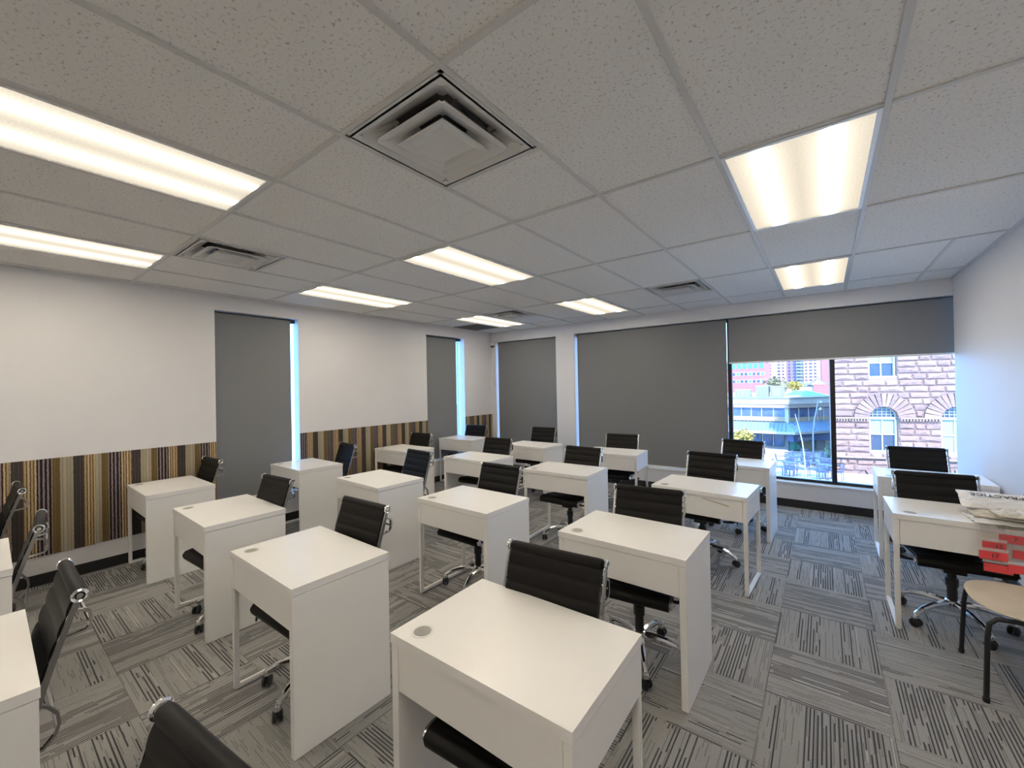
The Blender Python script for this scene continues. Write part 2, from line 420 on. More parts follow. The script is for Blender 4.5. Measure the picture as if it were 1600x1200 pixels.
def vent(i, j, label):
    t = thing('air_diffuser', label, 'air vent', ((i+.5)*g, j*G2+g/2, H), 0, 'square ceiling air diffusers')
    h = g/2-bw
    def part(name, prof, m, bv=.012):
        bm = bmesh.new(); sq_ring(bm, prof)
        ed = [e for e in bm.edges if abs(e.verts[0].co.z-e.verts[1].co.z) > 1e-5]
        if bv: bmesh.ops.bevel(bm, geom=ed, offset=bv, segments=3, affect='EDGES', clamp_overlap=True)
        return obj(name, bm, m, t, smooth=True)
    part('outer_frame', [(h, .004), (h, -.003), (h-.03, -.003), (h-.055, .012), (h-.105, .042), (h-.135, .07), (h-.138, .07), (h-.10, .048), (h-.02, .008)], M['vent'], .02)
    part('middle_cone', [(.205, -.012), (.203, -.016), (.178, -.012), (.150, .004), (.118, .022), (.085, .05), (.082, .05), (.12, .028), (.195, -.008)], M['vent'])
    bm = bmesh.new()
    rr = sq_ring(bm, [(.138, -.024), (.136, -.028), (.110, -.026), (.09, -.018)]); bm.faces.new(rr[-1]); rr2 = sq_ring(bm, [(.138, -.024), (.11, .006)]); bm.faces.new(rr2[-1])
    obj('centre_plate', bm, M['vent'], t)
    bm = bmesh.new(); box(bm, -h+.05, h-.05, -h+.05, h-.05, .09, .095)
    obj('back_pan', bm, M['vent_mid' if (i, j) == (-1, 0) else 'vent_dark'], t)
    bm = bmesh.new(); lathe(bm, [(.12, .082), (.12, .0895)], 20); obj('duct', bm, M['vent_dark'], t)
    bm = bmesh.new()
    for s in (-1, 1):
        for w in range(-3, 4):
            tube(bm, [(s*.145+w*.006, -.1, .045), (s*.145-w*.004, .1, .045)], .0012, 5)
    for s in (-1, 1): box(bm, -.2, .2, s*.12-.004, s*.12+.004, .03, .034)
    obj('hanger_wire', bm, M['vent_mid'], t)
vent(-1, 0, 'large white square air vent nearest the camera at top centre of ceiling')
vent(-5, 0, 'white square air vent above the left wall right of the lower left light')
vent(-1, 3, 'white square air vent above the wide windows left of the right light')
vent(-5, 3, 'white square air vent in far corner behind the farthest light')
t = thing('return_grille', 'dark grey square return air grille at ceiling corner against the left wall', 'air vent', (-6.5*g, 3.5*G2+g/2, H))
h = g/2-bw; bm = bmesh.new()
for s in (-1, 1):
    a = sorted((s*h, s*(h-.025))); box(bm, a[0], a[1], -h, h, -.004, .012); box(bm, -h+.025, h-.025, a[0], a[1], -.004, .012)
obj('frame', bm, M['vent_mid'], t)
for k in range(20):
    y = -h+.04+k*(2*h-.08)/19; obj('slat', bxm(-h+.025, h-.025, y-.003, y+.003, -.002, .012), M['vent_mid'], t)
obj('backing', bxm(-h, h, -h, h, .03, .034), M['vent_dark'], t)

# ------------------------------------------------------------------ windows
def window(n, horiz, a0, a1, z0, z1, cpos, mull, sill=.02, stiles=True):
    """frame in the outer part of the wall; cpos is the wall face, dirn outward"""
    t = bpy.data.objects.new('window_%d' % n, None); COL.objects.link(t); t['kind'] = 'structure'
    def B(bm, p0, p1, d0, d1, zz0, zz1):
        if horiz == 'x': box(bm, p0, p1, YB+d0, YB+d1, zz0, zz1)
        else: box(bm, XL-d1, XL-d0, p0, p1, zz0, zz1)
    fw = .045; bm = bmesh.new()
    B(bm, a0, a1, .10, .16, z0+sill, z0+sill+fw*.8); B(bm, a0, a1, .10, .16, z1-fw, z1)
    if stiles:
        B(bm, a0, a0+fw, .10, .16, z0+sill, z1); B(bm, a1-fw, a1, .10, .16, z0+sill, z1)
    obj('frame', bm, M['black_metal'], t)
    for m in mull:
        bm = bmesh.new(); B(bm, m-.025, m+.025, .095, .16, z0+sill, z1); obj('mullion', bm, M['black_metal'], t)
    e = [a0]+list(mull)+[a1]
    for p, q in zip(e, e[1:]):
        bm = bmesh.new(); B(bm, p+.01, q-.01, .128, .134, z0+sill+.01, z1-.01); obj('pane', bm, M['glass'], t)
    bm = bmesh.new(); B(bm, a0+.001, a1-.001, -.012 if horiz == 'x' else -.008, .165, z0, z0+sill); bevel(bm, .003); obj('sill', bm, M['edge'], t)
window(1, 'y', *LW[0], XL, [], stiles=False)
window(2, 'y', *LW[1], XL, [], stiles=False)
window(3, 'x', *BW[0], YB, [], stiles=False)
window(4, 'x', BW[1][0], BW[1][1], .30, 2.515, YB, [-1.22, -.062, 1.081], stiles=False)

def blind(horiz, a0, a1, z0, z1, dep, label, roll_at=0):
    t = thing('roller_blind', label, 'roller blind', (0, 0, 0), 0, 'charcoal roller blinds')
    c = (a0+a1)/2
    t.location = (c, YB+dep, z1) if horiz == 'x' else (XL-dep, c, z1)
    t.rotation_euler = (0, 0, 0) if horiz == 'x' else (0, 0, R(90))
    w = (a1-a0)/2; hh = z1-z0
    # local: x along the blind, -y towards the room for back wall; rotated 90 for the left wall
    bm = bmesh.new(); n = 24
    for k in range(n):
        za, zb = -.012-(hh-.03)*k/n, -.012-(hh-.03)*(k+1)/n
        box(bm, -w, w, -.0008, .0008, zb, za)
    bmesh.ops.remove_doubles(bm, verts=list(bm.verts), dist=1e-5)
    obj('fabric', bm, M['blind'], t)
    bm = bmesh.new(); lathe(bm, [(.0195, -w), (.0195, w)], 14, (.0195, -.022), 'x'); obj('roller', bm, M['blind'], t, smooth=True)
    obj('bottom_bar', bxm(-w, w, -.006, .006, -hh, -hh+.022, .003), M['edge'], t)
    for s in (-1, 1):
        x = sorted((s*(w+.002), s*(w+.005))); obj('bracket', bxm(x[0], x[1], -.008, .045, -.05, .0), M['black_metal'], t)
blind('y', .70, 1.522, .365, 2.515, .05, 'narrow charcoal roller blind on left wall nearest camera, lowered beside a bright gap')
blind('y', 3.742, 4.478, .365, 2.512, .05, 'narrow charcoal roller blind on left wall farther back, near the room corner')
blind('x', -4.222, -2.857, .33, 2.497, .05, 'charcoal roller blind on the back wall right beside the room corner')
blind('x', -2.437, -.085, .33, 2.505, .05, 'widest lowered charcoal roller blind in middle of the back wall')
blind('x', -.06, 2.34, 1.875, 2.505, .05, 'half-raised charcoal roller blind above the clear view of buildings')

# ------------------------------------------------------------------ small wall fittings
t = thing('motion_sensor', 'small white sensor with black underside high in the far room corner', 'sensor', (XL+.075, YB-.055, 2.44))
bm = bmesh.new(); lathe(bm, [(.02, .06), (.042, .05), (.045, .01), (.04, .0)], 14); obj('body', bm, M['edge'], t, smooth=True)
bm = bmesh.new(); lathe(bm, [(.04, .0), (.036, -.02), (.02, -.034), (.004, -.038)], 14); obj('lens', bm, M['plastic'], t, smooth=True)
obj('bracket', bxm(-.075, 0, -.01, .01, .02, .045, .002), M['edge'], t)
bm = bmesh.new(); tube(bm, [(-.066, 0, .04), (-.066, 0, .12), (-.066, 0, H-2.44)], .006, 6); obj('conduit', bm, M['edge'], t)
t = thing('wall_outlet', 'black electrical outlet box low on the back wall between two desks', 'outlet', (.322, YB-.0, .172))
obj('box', bxm(-.04, .04, -.035, 0, -.045, .045, .004), M['plastic'], t)
obj('plate', bxm(-.034, -.006, -.039, -.035, -.028, .03, .001), M['edge'], t)
obj('plug', bxm(.006, .03, -.06, -.035, -.02, .02, .003), M['plastic'], t)

# ------------------------------------------------------------------ desks
def make_desk(label, leg=-1, cap=True):
    """leg=-1: leg frame on the -x side, solid panel on +x; leg=1 the other way round"""
    t = thing('desk', label, 'desk', (0, 0, 0), 0, 'white single desks set in rows')
    s = leg; w, d = .365, .25
    hx, hy, hr = -.275, -.178, .034
    # top with a round cable hole
    bm = bmesh.new(); n = 24
    def layer(z):
        o = [bm.verts.new((x, y, z)) for x, y in ((-w, -d), (w, -d), (w, d), (-w, d))]
        c = [bm.verts.new((hx+hr*math.cos(2*math.pi*k/n), hy+hr*math.sin(2*math.pi*k/n), z)) for k in range(n)]
        return o, c
    (ob, cb), (ot, ct) = layer(.716), layer(.75)
    for k in range(4): bm.faces.new((ob[k], ob[(k+1) % 4], ot[(k+1) % 4], ot[k]))
    for k in range(n): bm.faces.new((cb[(k+1) % n], cb[k], ct[k], ct[(k+1) % n]))
    for o, c in ((ob, cb), (ot, ct)):
        es = [bm.edges.get((o[k], o[(k+1) % 4])) for k in range(4)]+[bm.edges.get((c[k], c[(k+1) % n])) for k in range(n)]
        bmesh.ops.triangle_fill(bm, edges=es, use_beauty=True, use_dissolve=False)
    ee = [e for e in bm.edges if all(abs(abs(v.co.x)-w) < 1e-5 or abs(abs(v.co.y)-d) < 1e-5 for v in e.verts) and abs(e.verts[0].co.z-e.verts[1].co.z) < 1e-5 and e.verts[0].co.z > .74 and (abs(e.verts[0].co.x-e.verts[1].co.x) < 1e-5 or abs(e.verts[0].co.y-e.verts[1].co.y) < 1e-5)]
    obj('desktop', bm, M['white'], t)
    bm = bmesh.new(); lathe(bm, [(hr-.002, .70), (hr-.002, .7515), (hr+.006, .7515), (hr+.006, .7502)], 24, (hx, hy), cap=False); obj('grommet', bm, M['edge'], t, smooth=True)
    if cap:
        bm = bmesh.new(); lathe(bm, [(.001, .744), (hr-.002, .744), (hr-.002, .7500), (.001, .7500)], 24, (hx, hy)); obj('cable_cap', bm, M['cap'], t)
    # panel on the -s side
    x = sorted((-s*(w-.002), -s*(w-.036))); obj('side_panel', bxm(x[0], x[1], -d+.003, d-.003, 0.002, .7125, .0015), M['white'], t)
    # box under the top
    xa, xb = (-w+.036, w) if s > 0 else (-w, w-.036)
    xi = (xa+.0015, xb-.032) if s > 0 else (xa+.032, xb-.0015)
    obj('back_panel', bxm(xi[0], xi[1], -d+.005, -d+.02, .555, .7125, .001), M['white'], t)
    x = sorted((s*(w-.002), s*(w-.03))); obj('side_apron', bxm(x[0], x[1], -d+.003, d-.003, .553, .7125, .0015), M['white'], t)
    dr = obj('drawer', bxm(xi[0], xi[1], d-.02, d-.003, .6, .712, .001), M['white'], t)
    obj('drawer_tray', bxm(xi[0]+.01, xi[1]-.01, -d+.03, d-.02, .602, .612), M['white'], dr)
    # leg frame: two uprights and a floor bar
    lx = s*(w-.016)
    bm = bmesh.new(); box(bm, lx-.014, lx+.014, -d+.004, -d+.030, .012, .553); bevel(bm, .004, 2); obj('leg', bm, M['edge'], t)
    bm = bmesh.new(); box(bm, lx-.014, lx+.014, d-.030, d-.004, .012, .553); bevel(bm, .004, 2); obj('leg', bm, M['edge'], t)
    bm = bmesh.new(); box(bm, lx-.014, lx+.014, -d+.004, d-.004, 0.001, .026); bevel(bm, .006, 2); obj('floor_bar', bm, M['edge'], t)
    return t
ROW = {1: 'front full row', 2: 'second row', 3: 'third row', 4: 'row along the windows'}
COLN = {1: 'against the striped wall', 2: 'second from the striped wall', 3: 'third from the striped wall', 4: 'fourth from the striped wall, beside the aisle', 5: 'right of the aisle'}
DESKS = {  # name: (x, y, deg, leg side, row, column)
 'A': (-3.948, .192, -.5, -1, 1, 1), 'B': (-2.550, .206, -.9, -1, 1, 2), 'D': (-1.228, .142, -.8, -1, 1, 3), 'G': (.116, .196, .4, 1, 1, 4),
 'C': (-3.897, 1.449, -.5, -1, 2, 1), 'E': (-2.481, 1.461, -2.3, -1, 2, 2), 'H': (-1.214, 1.427, -.9, -1, 2, 3), 'K': (.084, 1.410, -.8, -1, 2, 4),
 'M': (-3.913, 2.885, .2, -1, 3, 1), 'I': (-2.481, 2.906, -.3, 1, 3, 2), 'J': (-1.181, 2.822, 1.2, -1, 3, 3), 'N': (.173, 2.827, -3.3, 1, 3, 4), 'T': (1.700, 2.912, .7, -1, 3, 5),
 'S': (-3.969, 4.208, 3.0, -1, 4, 1), 'O': (-2.496, 4.145, -.3, -1, 4, 2), 'Q': (-1.206, 4.139, 4.0, 1, 4, 3), 'P': (.191, 4.140, -2.1, -1, 4, 4), 'U': (1.730, 4.226, 0, -1, 4, 5),
 'V': (-1.247, -1.079, -.7, -1, 0, 3), 'W': (-2.642, -1.073, -1.0, -1, 0, 2), 'Z': (-3.985, -1.09, 0, -1, 0, 1)}
DL = {'G': 'white desk nearest the camera with an open cable hole, empty top', 'T': 'white desk right of the aisle carrying the packets and red cards',
      'U': 'white desk in far right corner under the clear window, against the right wall',
      'V': 'white desk cut by the left photo edge, nearest the camera there', 'W': 'white desk cut by left photo edge, middle one of three there', 'Z': 'white desk barely visible at left photo edge beside the striped wall',
      'N': 'white desk third row beside the aisle, with a brown tape mark on its back panel'}
def desk_label(n):
    x, y, a, s, r, c = DESKS[n]
    return DL.get(n) or 'white desk in the %s, %s' % (ROW[r], COLN[c])
protoL = protoR = None
desk_obj = {}
for n, (x, y, a, s, r, c) in DESKS.items():
    if n == 'G': o = make_desk(desk_label(n), 1, False); o.location = (x, y, 0); o.rotation_euler = (0, 0, R(a))
    elif s < 0:
        if protoL is None: protoL = o = make_desk(desk_label(n), -1); o.location = (x, y, 0); o.rotation_euler = (0, 0, R(a))
        else: o = dup(protoL, (x, y, 0), R(a), desk_label(n))
    else:
        if protoR is None: protoR = o = make_desk(desk_label(n), 1); o.location = (x, y, 0); o.rotation_euler = (0, 0, R(a))
        else: o = dup(protoR, (x, y, 0), R(a), desk_label(n))
    desk_obj[n] = o
bm = bmesh.new(); hexa(bm, [(.04, -.2478, .698), (.06, -.2478, .699), (.24, -.2478, .668), (.24, -.2478, .66)], [(.04, -.2465, .698), (.06, -.2465, .699), (.24, -.2465, .668), (.24, -.2465, .66)])
o = obj('tape_mark', bm, M['tape'], desk_obj['N']); o['label'] = 'brown strip of old tape'

# ------------------------------------------------------------------ office chairs
SEAT = [(-.215, .425), (-.232, .436), (-.236, .452), (-.226, .466), (-.20, .472), (-.10, .462), (0, .452), (.08, .450), (.13, .456), (.165, .475)]
BACK = [(.165, .475), (.188, .505), (.203, .545), (.218, .60), (.236, .67), (.258, .745), (.282, .82), (.303, .885), (.312, .905)]
def resample(pts, step):
    out = [Vector((0,)+p) for p in pts]; res = [(out[0], 0.0)]; acc = 0
    for a, b in zip(out, out[1:]):
        L = (b-a).length; n = max(1, int(round(L/step)))
        for k in range(1, n+1): res.append((a.lerp(b, k/n), acc+L*k/n))
        acc += L
    return res
def smooth_path(pts, it=2):
    pts = [tuple(p) for p in pts]
    for _ in range(it):
        q = [pts[0]]
        for a, b in zip(pts, pts[1:]):
            q.append((a[0]*.75+b[0]*.25, a[1]*.75+b[1]*.25)); q.append((a[0]*.25+b[0]*.75, a[1]*.25+b[1]*.75))
        q.append(pts[-1]); pts = q
    return pts
def sling(pts, w, rib, ph=0):
    P = resample(pts, .006); bm = bmesh.new(); rings = []
    for i, (p, s) in enumerate(P):
        a = P[max(0, i-1)][0]; b = P[min(len(P)-1, i+1)][0]; t = (b-a).normalized(); nrm = Vector((0, -t.z, t.y))
        th = .006+.0085*abs(math.sin(math.pi*(s+ph)/rib))**.4
        rings.append([bm.verts.new((x, q.y, q.z)) for q in (p+nrm*th, p-nrm*.009) for x in ((-w, w) if q == p+nrm*th else (w, -w))])
    for A, B in zip(rings, rings[1:]):
        for k in range(4): bm.faces.new((A[k], A[(k+1) % 4], B[(k+1) % 4], B[k]))
    bm.faces.new(rings[0][::-1]); bm.faces.new(rings[-1]); return bm
def make_chair(label):
    t = thing('office_chair', label, 'office chair', (0, 0, 0), 0, 'black ribbed swivel chairs at the desks')
    W2 = .212
    obj('seat', sling(SEAT, W2, .07), M['leather'], t, smooth=True)
    b = obj('backrest', sling(BACK, W2-.004, .068, .02), M['leather'], t, smooth=True)
    bm = bmesh.new(); lathe(bm, [(.010, -W2-.002), (.021, -W2+.006), (.0225, -W2+.02), (.0225, W2-.02), (.021, W2-.006), (.010, W2+.002)], 12, (.314, .912), 'x'); obj('top_roll', bm, M['leather'], b, smooth=True)
    # one rail each side with an eye at both ends
    full_path = smooth_path(SEAT[3:]+BACK[1:], 1)
    for s in (-1, 1):
        bm = bmesh.new(); tube(bm, [(s*(W2+.009), y, z) for y, z in full_path], .01, flat=(.005, .0085)); ra = obj('side_rail', bm, M['rail'], t)
        for (y, z, rr) in ((.314, .912, .019), (-.222, .449, .015)):
            bm = bmesh.new(); tube(bm, [(s*(W2+.011), y+rr*math.cos(a), z+rr*math.sin(a)) for a in [2*math.pi*k/14 for k in range(14)]], .0055, 6, closed=True)
            lathe(bm, [(.009, s*(W2+.004)), (.009, s*(W2+.012))], 10, (y, z), 'x')
            obj('rail_eye', bm, M['chrome'], ra, smooth=True)
    # bowed braces behind the back and under the bend
    for nm, m, pts, cross in (('back_brace', M['chrome'], [(.296, .862), (.322, .858), (.338, .846), (.341, .825), (.338, .795), (.328, .784), (.277, .778)], [(.338, .815)]),
                              ('seat_brace', M['rail'], [(.212, .585), (.235, .57), (.258, .535), (.262, .50), (.252, .465), (.225, .435), (.15, .42)], [(.258, .48)])):
        bm = bmesh.new()
        for s in (-1, 1): tube(bm, [(s*(W2+.004), y, z) for y, z in pts], .005, flat=(.007, .0045))
        for (y, z) in cross: tube(bm, [(-W2-.004, y, z), (W2+.004, y, z)], .006, 6)
        obj(nm, bm, m, t)
    # tilt mechanism and levers
    bm = bmesh.new(); box(bm, -.21, .21, -.06, -.03, .425, .443); box(bm, -.21, .21, .07, .10, .423, .441)
    box(bm, -.105, .105, -.13, .115, .405, .43); box(bm, -.08, .08, -.11, .09, .385, .405); box(bm, -.055, .055, -.07, .06, .345, .385); bevel(bm, .003)
    obj('tilt_mechanism', bm, M['plastic'], t)
    for s, y in ((-1, -.03), (1, -.05)):
        bm = bmesh.new(); tube(bm, [(s*.06, y, .40), (s*.16, y, .392), (s*.225, y, .394), (s*.262, y, .404), (s*.292, y, .422)], [.008, .008, .009, .015, .012], 8); obj('lever', bm, M['plastic'], t, smooth=True)
    bm = bmesh.new(); lathe(bm, [(.026, .15), (.026, .25), (.033, .25), (.033, .30), (.024, .302), (.024, .35)], 14); obj('gas_column', bm, M['plastic'], t, smooth=True)
    bm = bmesh.new(); lathe(bm, [(.020, .092), (.036, .097), (.042, .13), (.036, .152), (.028, .157)], 16)
    ends = []
    for k in range(5):
        a = 2*math.pi*k/5+R(-70); c, s_ = math.cos(a), math.sin(a)
        pr = [(.02, .128, .025), (.08, .134, .021), (.15, .128, .018), (.215, .112, .0155), (.262, .086, .015), (.272, .075, .015)]
        tube(bm, [(r*c, r*s_, z) for r, z, _ in pr], [q for *_, q in pr], 8); ends.append((c, s_, a))
    st = obj('star_base', bm, M['chrome'], t, smooth=True)
    for (c, s_, a) in ends:
        bm = bmesh.new(); b2 = a+random.uniform(-.9, .9); mt = Matrix.Translation((.272*c, .272*s_, 0)) @ Matrix.Rotation(b2, 4, 'Z')
        for sx in (-1, 1):
            b3 = bmesh.new(); x = sorted((sx*.006, sx*.024)); lathe(b3, [(.020, x[0]), (.0275, x[0]+.004), (.0275, x[1]-.004), (.020, x[1])], 14, (0, .0275), 'x')
            me = bpy.data.meshes.new('tmp'); b3.to_mesh(me); b3.free(); me.transform(mt); bm.from_mesh(me); bpy.data.meshes.remove(me)
        box(bm, -.005, .005, -.02, .02, .025, .058, mt)
        obj('caster', bm, M['plastic'], st, smooth=True)
        bm = bmesh.new(); lathe(bm, [(.018, .058), (.019, .074), (.012, .088)], 10, (.272*c, .272*s_)); obj('caster_cap', bm, M['chrome'], st, smooth=True)
    return t
CH = {  # desk: (x of back, y of back, deg)
 'A': (-4.10, .57, 1.4), 'B': (-2.50, .53, 2.6), 'D': (-1.27, .51, 1.6), 'G': (.09, .52, 4.6),
 'C': (-3.86, 1.96, -8), 'E': (-2.57, 2.04, -5.8), 'H': (-1.29, 1.88, -1.3), 'K': (.06, 1.76, 6.5),
 'M': (-3.93, 3.23, -.5), 'I': (-2.50, 3.33, 1.4), 'J': (-1.15, 3.17, -1.2), 'N': (.11, 3.42, -4.7), 'T': (1.62, 3.27, 5),
 'S': (-4.02, 4.58, 6), 'O': (-2.72, 4.80, 5), 'Q': (-1.24, 4.50, 8), 'P': (.22, 4.56, -7), 'U': (1.72, 4.78, 4.5),
 'W': (-2.54, -.72, -5), 'V': (-1.32, -.725, -.7), 'Z': (-3.96, -.73, 1), 'X': (.03, -.68, 6)}
CL = {'V': 'black ribbed chair seen from behind at left, nearest desk cut by the photo edge', 'W': 'black ribbed chair with chrome loop at far left, middle of three there',
      'Z': 'black ribbed chair farthest left, in front of the striped wall', 'X': 'black chair back rising from the bottom edge at lower left, cut off',
      'T': 'black ribbed chair at the desk holding packets and red cards', 'U': 'black ribbed chair in far right corner before the stone-building view', 'G': 'black ribbed chair behind the desk with the open cable hole'}
chair0 = None
for n, (bx, by, a) in CH.items():
    lab = CL.get(n)
    if not lab:
        r, c = DESKS[n][4:]; lab = 'black ribbed chair at the %s desk, %s' % (ROW[r].replace('row along the windows', 'window row'), COLN[c].replace('fourth from the striped wall, ', ''))
    ar = R(a); loc = (bx+math.sin(ar)*.312, by-math.cos(ar)*.312, 0)
    if chair0 is None: chair0 = o = make_chair(lab); o.location = loc; o.rotation_euler = (0, 0, ar)
    else: dup(chair0, loc, ar, lab)

# ------------------------------------------------------------------ stool, packets, red card bags
t = thing('stool', 'pale plywood seat on black bent tube legs at lower right', 'stool', (1.83, 2.335, 0))
bm = bmesh.new(); n = 40; rings = []
def se(k, q): a = 2*math.pi*k/n; c, s_ = math.cos(a), math.sin(a); return (q*math.copysign(abs(c)**.75, c), q*math.copysign(abs(s_)**.75, s_))
for q, z in ((0.02, .432), (.10, .435), (.18, .443), (.235, .452), (.247, .452), (.249, .446), (.243, .440), (.18, .431), (.02, .420)):
    rings.append([bm.verts.new((x*.93, y, z)) for x, y in (se(k, q) for k in range(n))])
for A, B in zip(rings, rings[1:]):
    for k in range(n): bm.faces.new((A[k], A[(k+1) % n], B[(k+1) % n], B[k]))
bm.faces.new(rings[0][::-1]); bm.faces.new(rings[-1]); obj('seat', bm, M['birch'], t, smooth=True)
for s in (-1, 1):
    for e in (-1, 1):
        bm = bmesh.new(); x0 = .215*e; y0 = s*.235+.0
        tube(bm, [(x0, y0, .012), (x0*.94, y0*.93, .32), (x0*.90, y0*.9, .385), (x0*.78, y0*.88, .412), (x0*.5, y0*.86, .416), (0, y0*.86, .416)], .011, 8)
        lg = obj('leg', bm, M['black_metal'], t, smooth=True)
        bm = bmesh.new(); lathe(bm, [(.013, .0), (.014, .02), (.012, .024)], 10, (x0, y0)); obj('foot', bm, M['plastic'], lg)

def packet(label, x, y, z, w, d, hgt, rz, m, seed, drop=0):
    rr = random.Random(seed); nx, ny = 14, 9; bm = bmesh.new()
    top = []; bot = []
    for j in range(ny+1):
        rt = []; rb = []
        for i in range(nx+1):
            u, v = i/nx*2-1, j/ny*2-1; e = max(0, 1-max(abs(u), abs(v))**6)
            zz = hgt*(.35+.65*e)*(.7+.5*rr.random())
            px, py = u*w/2+rr.uniform(-.004, .004), v*d/2+rr.uniform(-.004, .004)
            rt.append(bm.verts.new((px, py, zz))); rb.append(bm.verts.new((px, py, .001)))
        top.append(rt); bot.append(rb)
    for j in range(ny):
        for i in range(nx):
            bm.faces.new((top[j][i], top[j][i+1], top[j+1][i+1], top[j+1][i])); bm.faces.new((bot[j][i], bot[j+1][i], bot[j+1][i+1], bot[j][i+1]))
    for i in range(nx):
        bm.faces.new((bot[0][i], bot[0][i+1], top[0][i+1], top[0][i])); bm.faces.new((bot[ny][i+1], bot[ny][i], top[ny][i], top[ny][i+1]))
    for j in range(ny):
        bm.faces.new((bot[j+1][0], bot[j][0], top[j][0], top[j+1][0])); bm.faces.new((bot[j][nx], bot[j+1][nx], top[j+1][nx], top[j][nx]))
    me = bpy.data.meshes.new('packet'); bmesh.ops.recalc_face_normals(bm, faces=list(bm.faces)); bm.to_mesh(me); bm.free(); me.materials.append(m)
    o = bpy.data.objects.new('packet', me); COL.objects.link(o); o.location = (x, y, z); o.rotation_euler = (0, 0, R(rz))
    return tag(o, label, 'packet', 'poly packets piled on the right desk')
p1 = packet('flat white packet at the bottom of the pile beside the desk edge', 1.87, 2.80, .7505, .36, .26, .026, 3, M['paper'], 1)
p2 = packet('cream packet in the middle of the pile above the bottom white packet', 1.885, 2.82, .780, .35, .24, .022, -4, M['cream_paper'], 2)
p3 = packet('white packet with black upside-down lettering on top of the pile', 1.90, 2.90, .806, .37, .22, .020, -3, M['paper'], 3)
p3.rotation_euler = (R(16), 0, R(-3)); p3.location = (1.87, 2.93, .835)
text('PRACTICE', .05, M['ink'], 'lettering', p3, (-.02, .03, .0262), (0, 0, R(180)), .0006)
o = obj('red_label', bxm(.10, .18, .05, .09, .021, .026), M['red'], p3); o['label'] = 'red corner label'
p4 = packet('crumpled cream packet hanging over the front edge of the pile', 1.93, 2.74, .8065, .28, .15, .024, 8, M['cream_paper'], 4)

def card_bag(label, x, z, y, num, rz, w=.12, tx=.005):
    """clear pouch hung over the desk edge with a red numbered card at its lower end; z = card centre"""
    t = thing('card_bag', label, 'bag', (x, y, z), R(rz), 'clear bags with red cards hanging over the desk edge')
    dy = 2.662-y; zt = .757-z
    path = [(dy+.10, zt+.003), (dy+.02, zt+.003), (dy-.004, zt-.001), (dy*.45-.004, zt*.80), (-.001, zt*.45), (-.001, .03), (0, -.03)]
    bm = bmesh.new(); L = [bm.verts.new((-w/2, a, b)) for a, b in path]; Q = [bm.verts.new((w/2, a, b)) for a, b in path]
    for k in range(len(path)-1): bm.faces.new((L[k], Q[k], Q[k+1], L[k+1]))
    bmesh.ops.solidify(bm, geom=list(bm.faces), thickness=.0008)
    obj('pouch', bm, M['pouch'], t)
    bm = bmesh.new(); box(bm, -w/2+.004, w/2-.004, -.0045, -.002, -.024, .024); bevel(bm, .001); c = obj('red_card', bm, M['red'], t)
    obj('zip_seal', bxm(-w/2, w/2, -.004, -.001, .030, .034), M['paper'], t)
    obj('zip_seal', bxm(-w/2, w/2, -.004, -.001, .038, .041), M['paper'], t)
    if num: text(num, .034, M['ink'], 'printed_number', c, (tx, -.0052, .0), (R(90), 0, 0), .0005)
card_bag('clear bag with red card numbered 7, highest of the red cards', 1.835, .692, 2.625, '7', 2, .11, .012)
card_bag('clear bag with red card numbered 15, between cards 7 and 17', 1.762, .645, 2.608, '15', -1, .10, .018)
card_bag('clear bag with red card numbered 17, left of the hanging cards', 1.755, .594, 2.592, '17', 1)
card_bag('clear bag with blank red card, lowest and left under card 17', 1.775, .520, 2.606, '', -2)
card_bag('clear bag with red card numbered 1, lowest at right photo edge', 1.868, .535, 2.600, '1', 3)
card_bag('clear bag with red card at right photo edge, level with card 17', 1.888, .615, 2.612, '11', -3)

# ------------------------------------------------------------------ outside: ground, stone building
GZ = -3.6
M['paving'] = mat('pale_paving', (0.36, 0.305, 0.26, 1), .8, noise=(.8, .1))
M['stone'] = mat('rough_pink_sandstone', (0.235, 0.145, 0.118, 1), .9, noise=(5, .28), bump=(9, .6, .06))
M['stone2'] = mat('rough_lilac_sandstone', (0.205, 0.13, 0.112, 1), .9, noise=(5, .28), bump=(9, .6, .06))
M['stone3'] = mat('rough_pale_sandstone', (0.265, 0.17, 0.135, 1), .9, noise=(5, .25), bump=(9, .6, .06))
M['mortar'] = mat('mortar', (0.235, 0.155, 0.13, 1), .95)
M['sash'] = mat('pale_green_sash', (0.36, 0.36, 0.3, 1), .4)
M['shade'] = mat('pale_window_shade', (0.22, 0.27, 0.21, 1), .6)
M['dglass'] = mat('dark_window_glass', (0.040, 0.056, 0.088, 1), .08, noise=(3, .3))
M['bglass'] = mat('blue_window_glass', (.07, .10, .17, 1), .08, noise=(2.2, .8))
M['tglass'] = mat('teal_glass', (0.074, 0.248, 0.260, 1), .1, noise=(2, .3))
M['fascia'] = mat('white_fascia', (0.42, 0.37, 0.31, 1), .5)
M['fascia2'] = mat('pinkish_soffit_band', (0.34, 0.25, 0.2, 1), .6)
M['awning'] = mat('blue_standing_seam_metal', (0.18, 0.235, 0.31, 1), .4)
M['sign'] = mat('slate_blue_sign_band', (0.080, 0.120, 0.240, 1), .5)
M['cream'] = mat('cream_render', (0.33, 0.24, 0.15, 1), .7)
M['greybeige'] = mat('grey_beige_render', (0.260, 0.242, 0.229, 1), .7)
M['greenp'] = mat('green_painted_panel', (0.062, 0.310, 0.236, 1), .5)
M['roofgrey'] = mat('grey_green_roof', (0.17, 0.18, 0.16, 1), .7)
M['unit'] = mat('pale_plant_unit', (0.25, 0.25, 0.22, 1), .5)
M['pinkbrick'] = mat('pink_brick', (0.36, 0.11, 0.1, 1), .8, noise=(.4, .1))
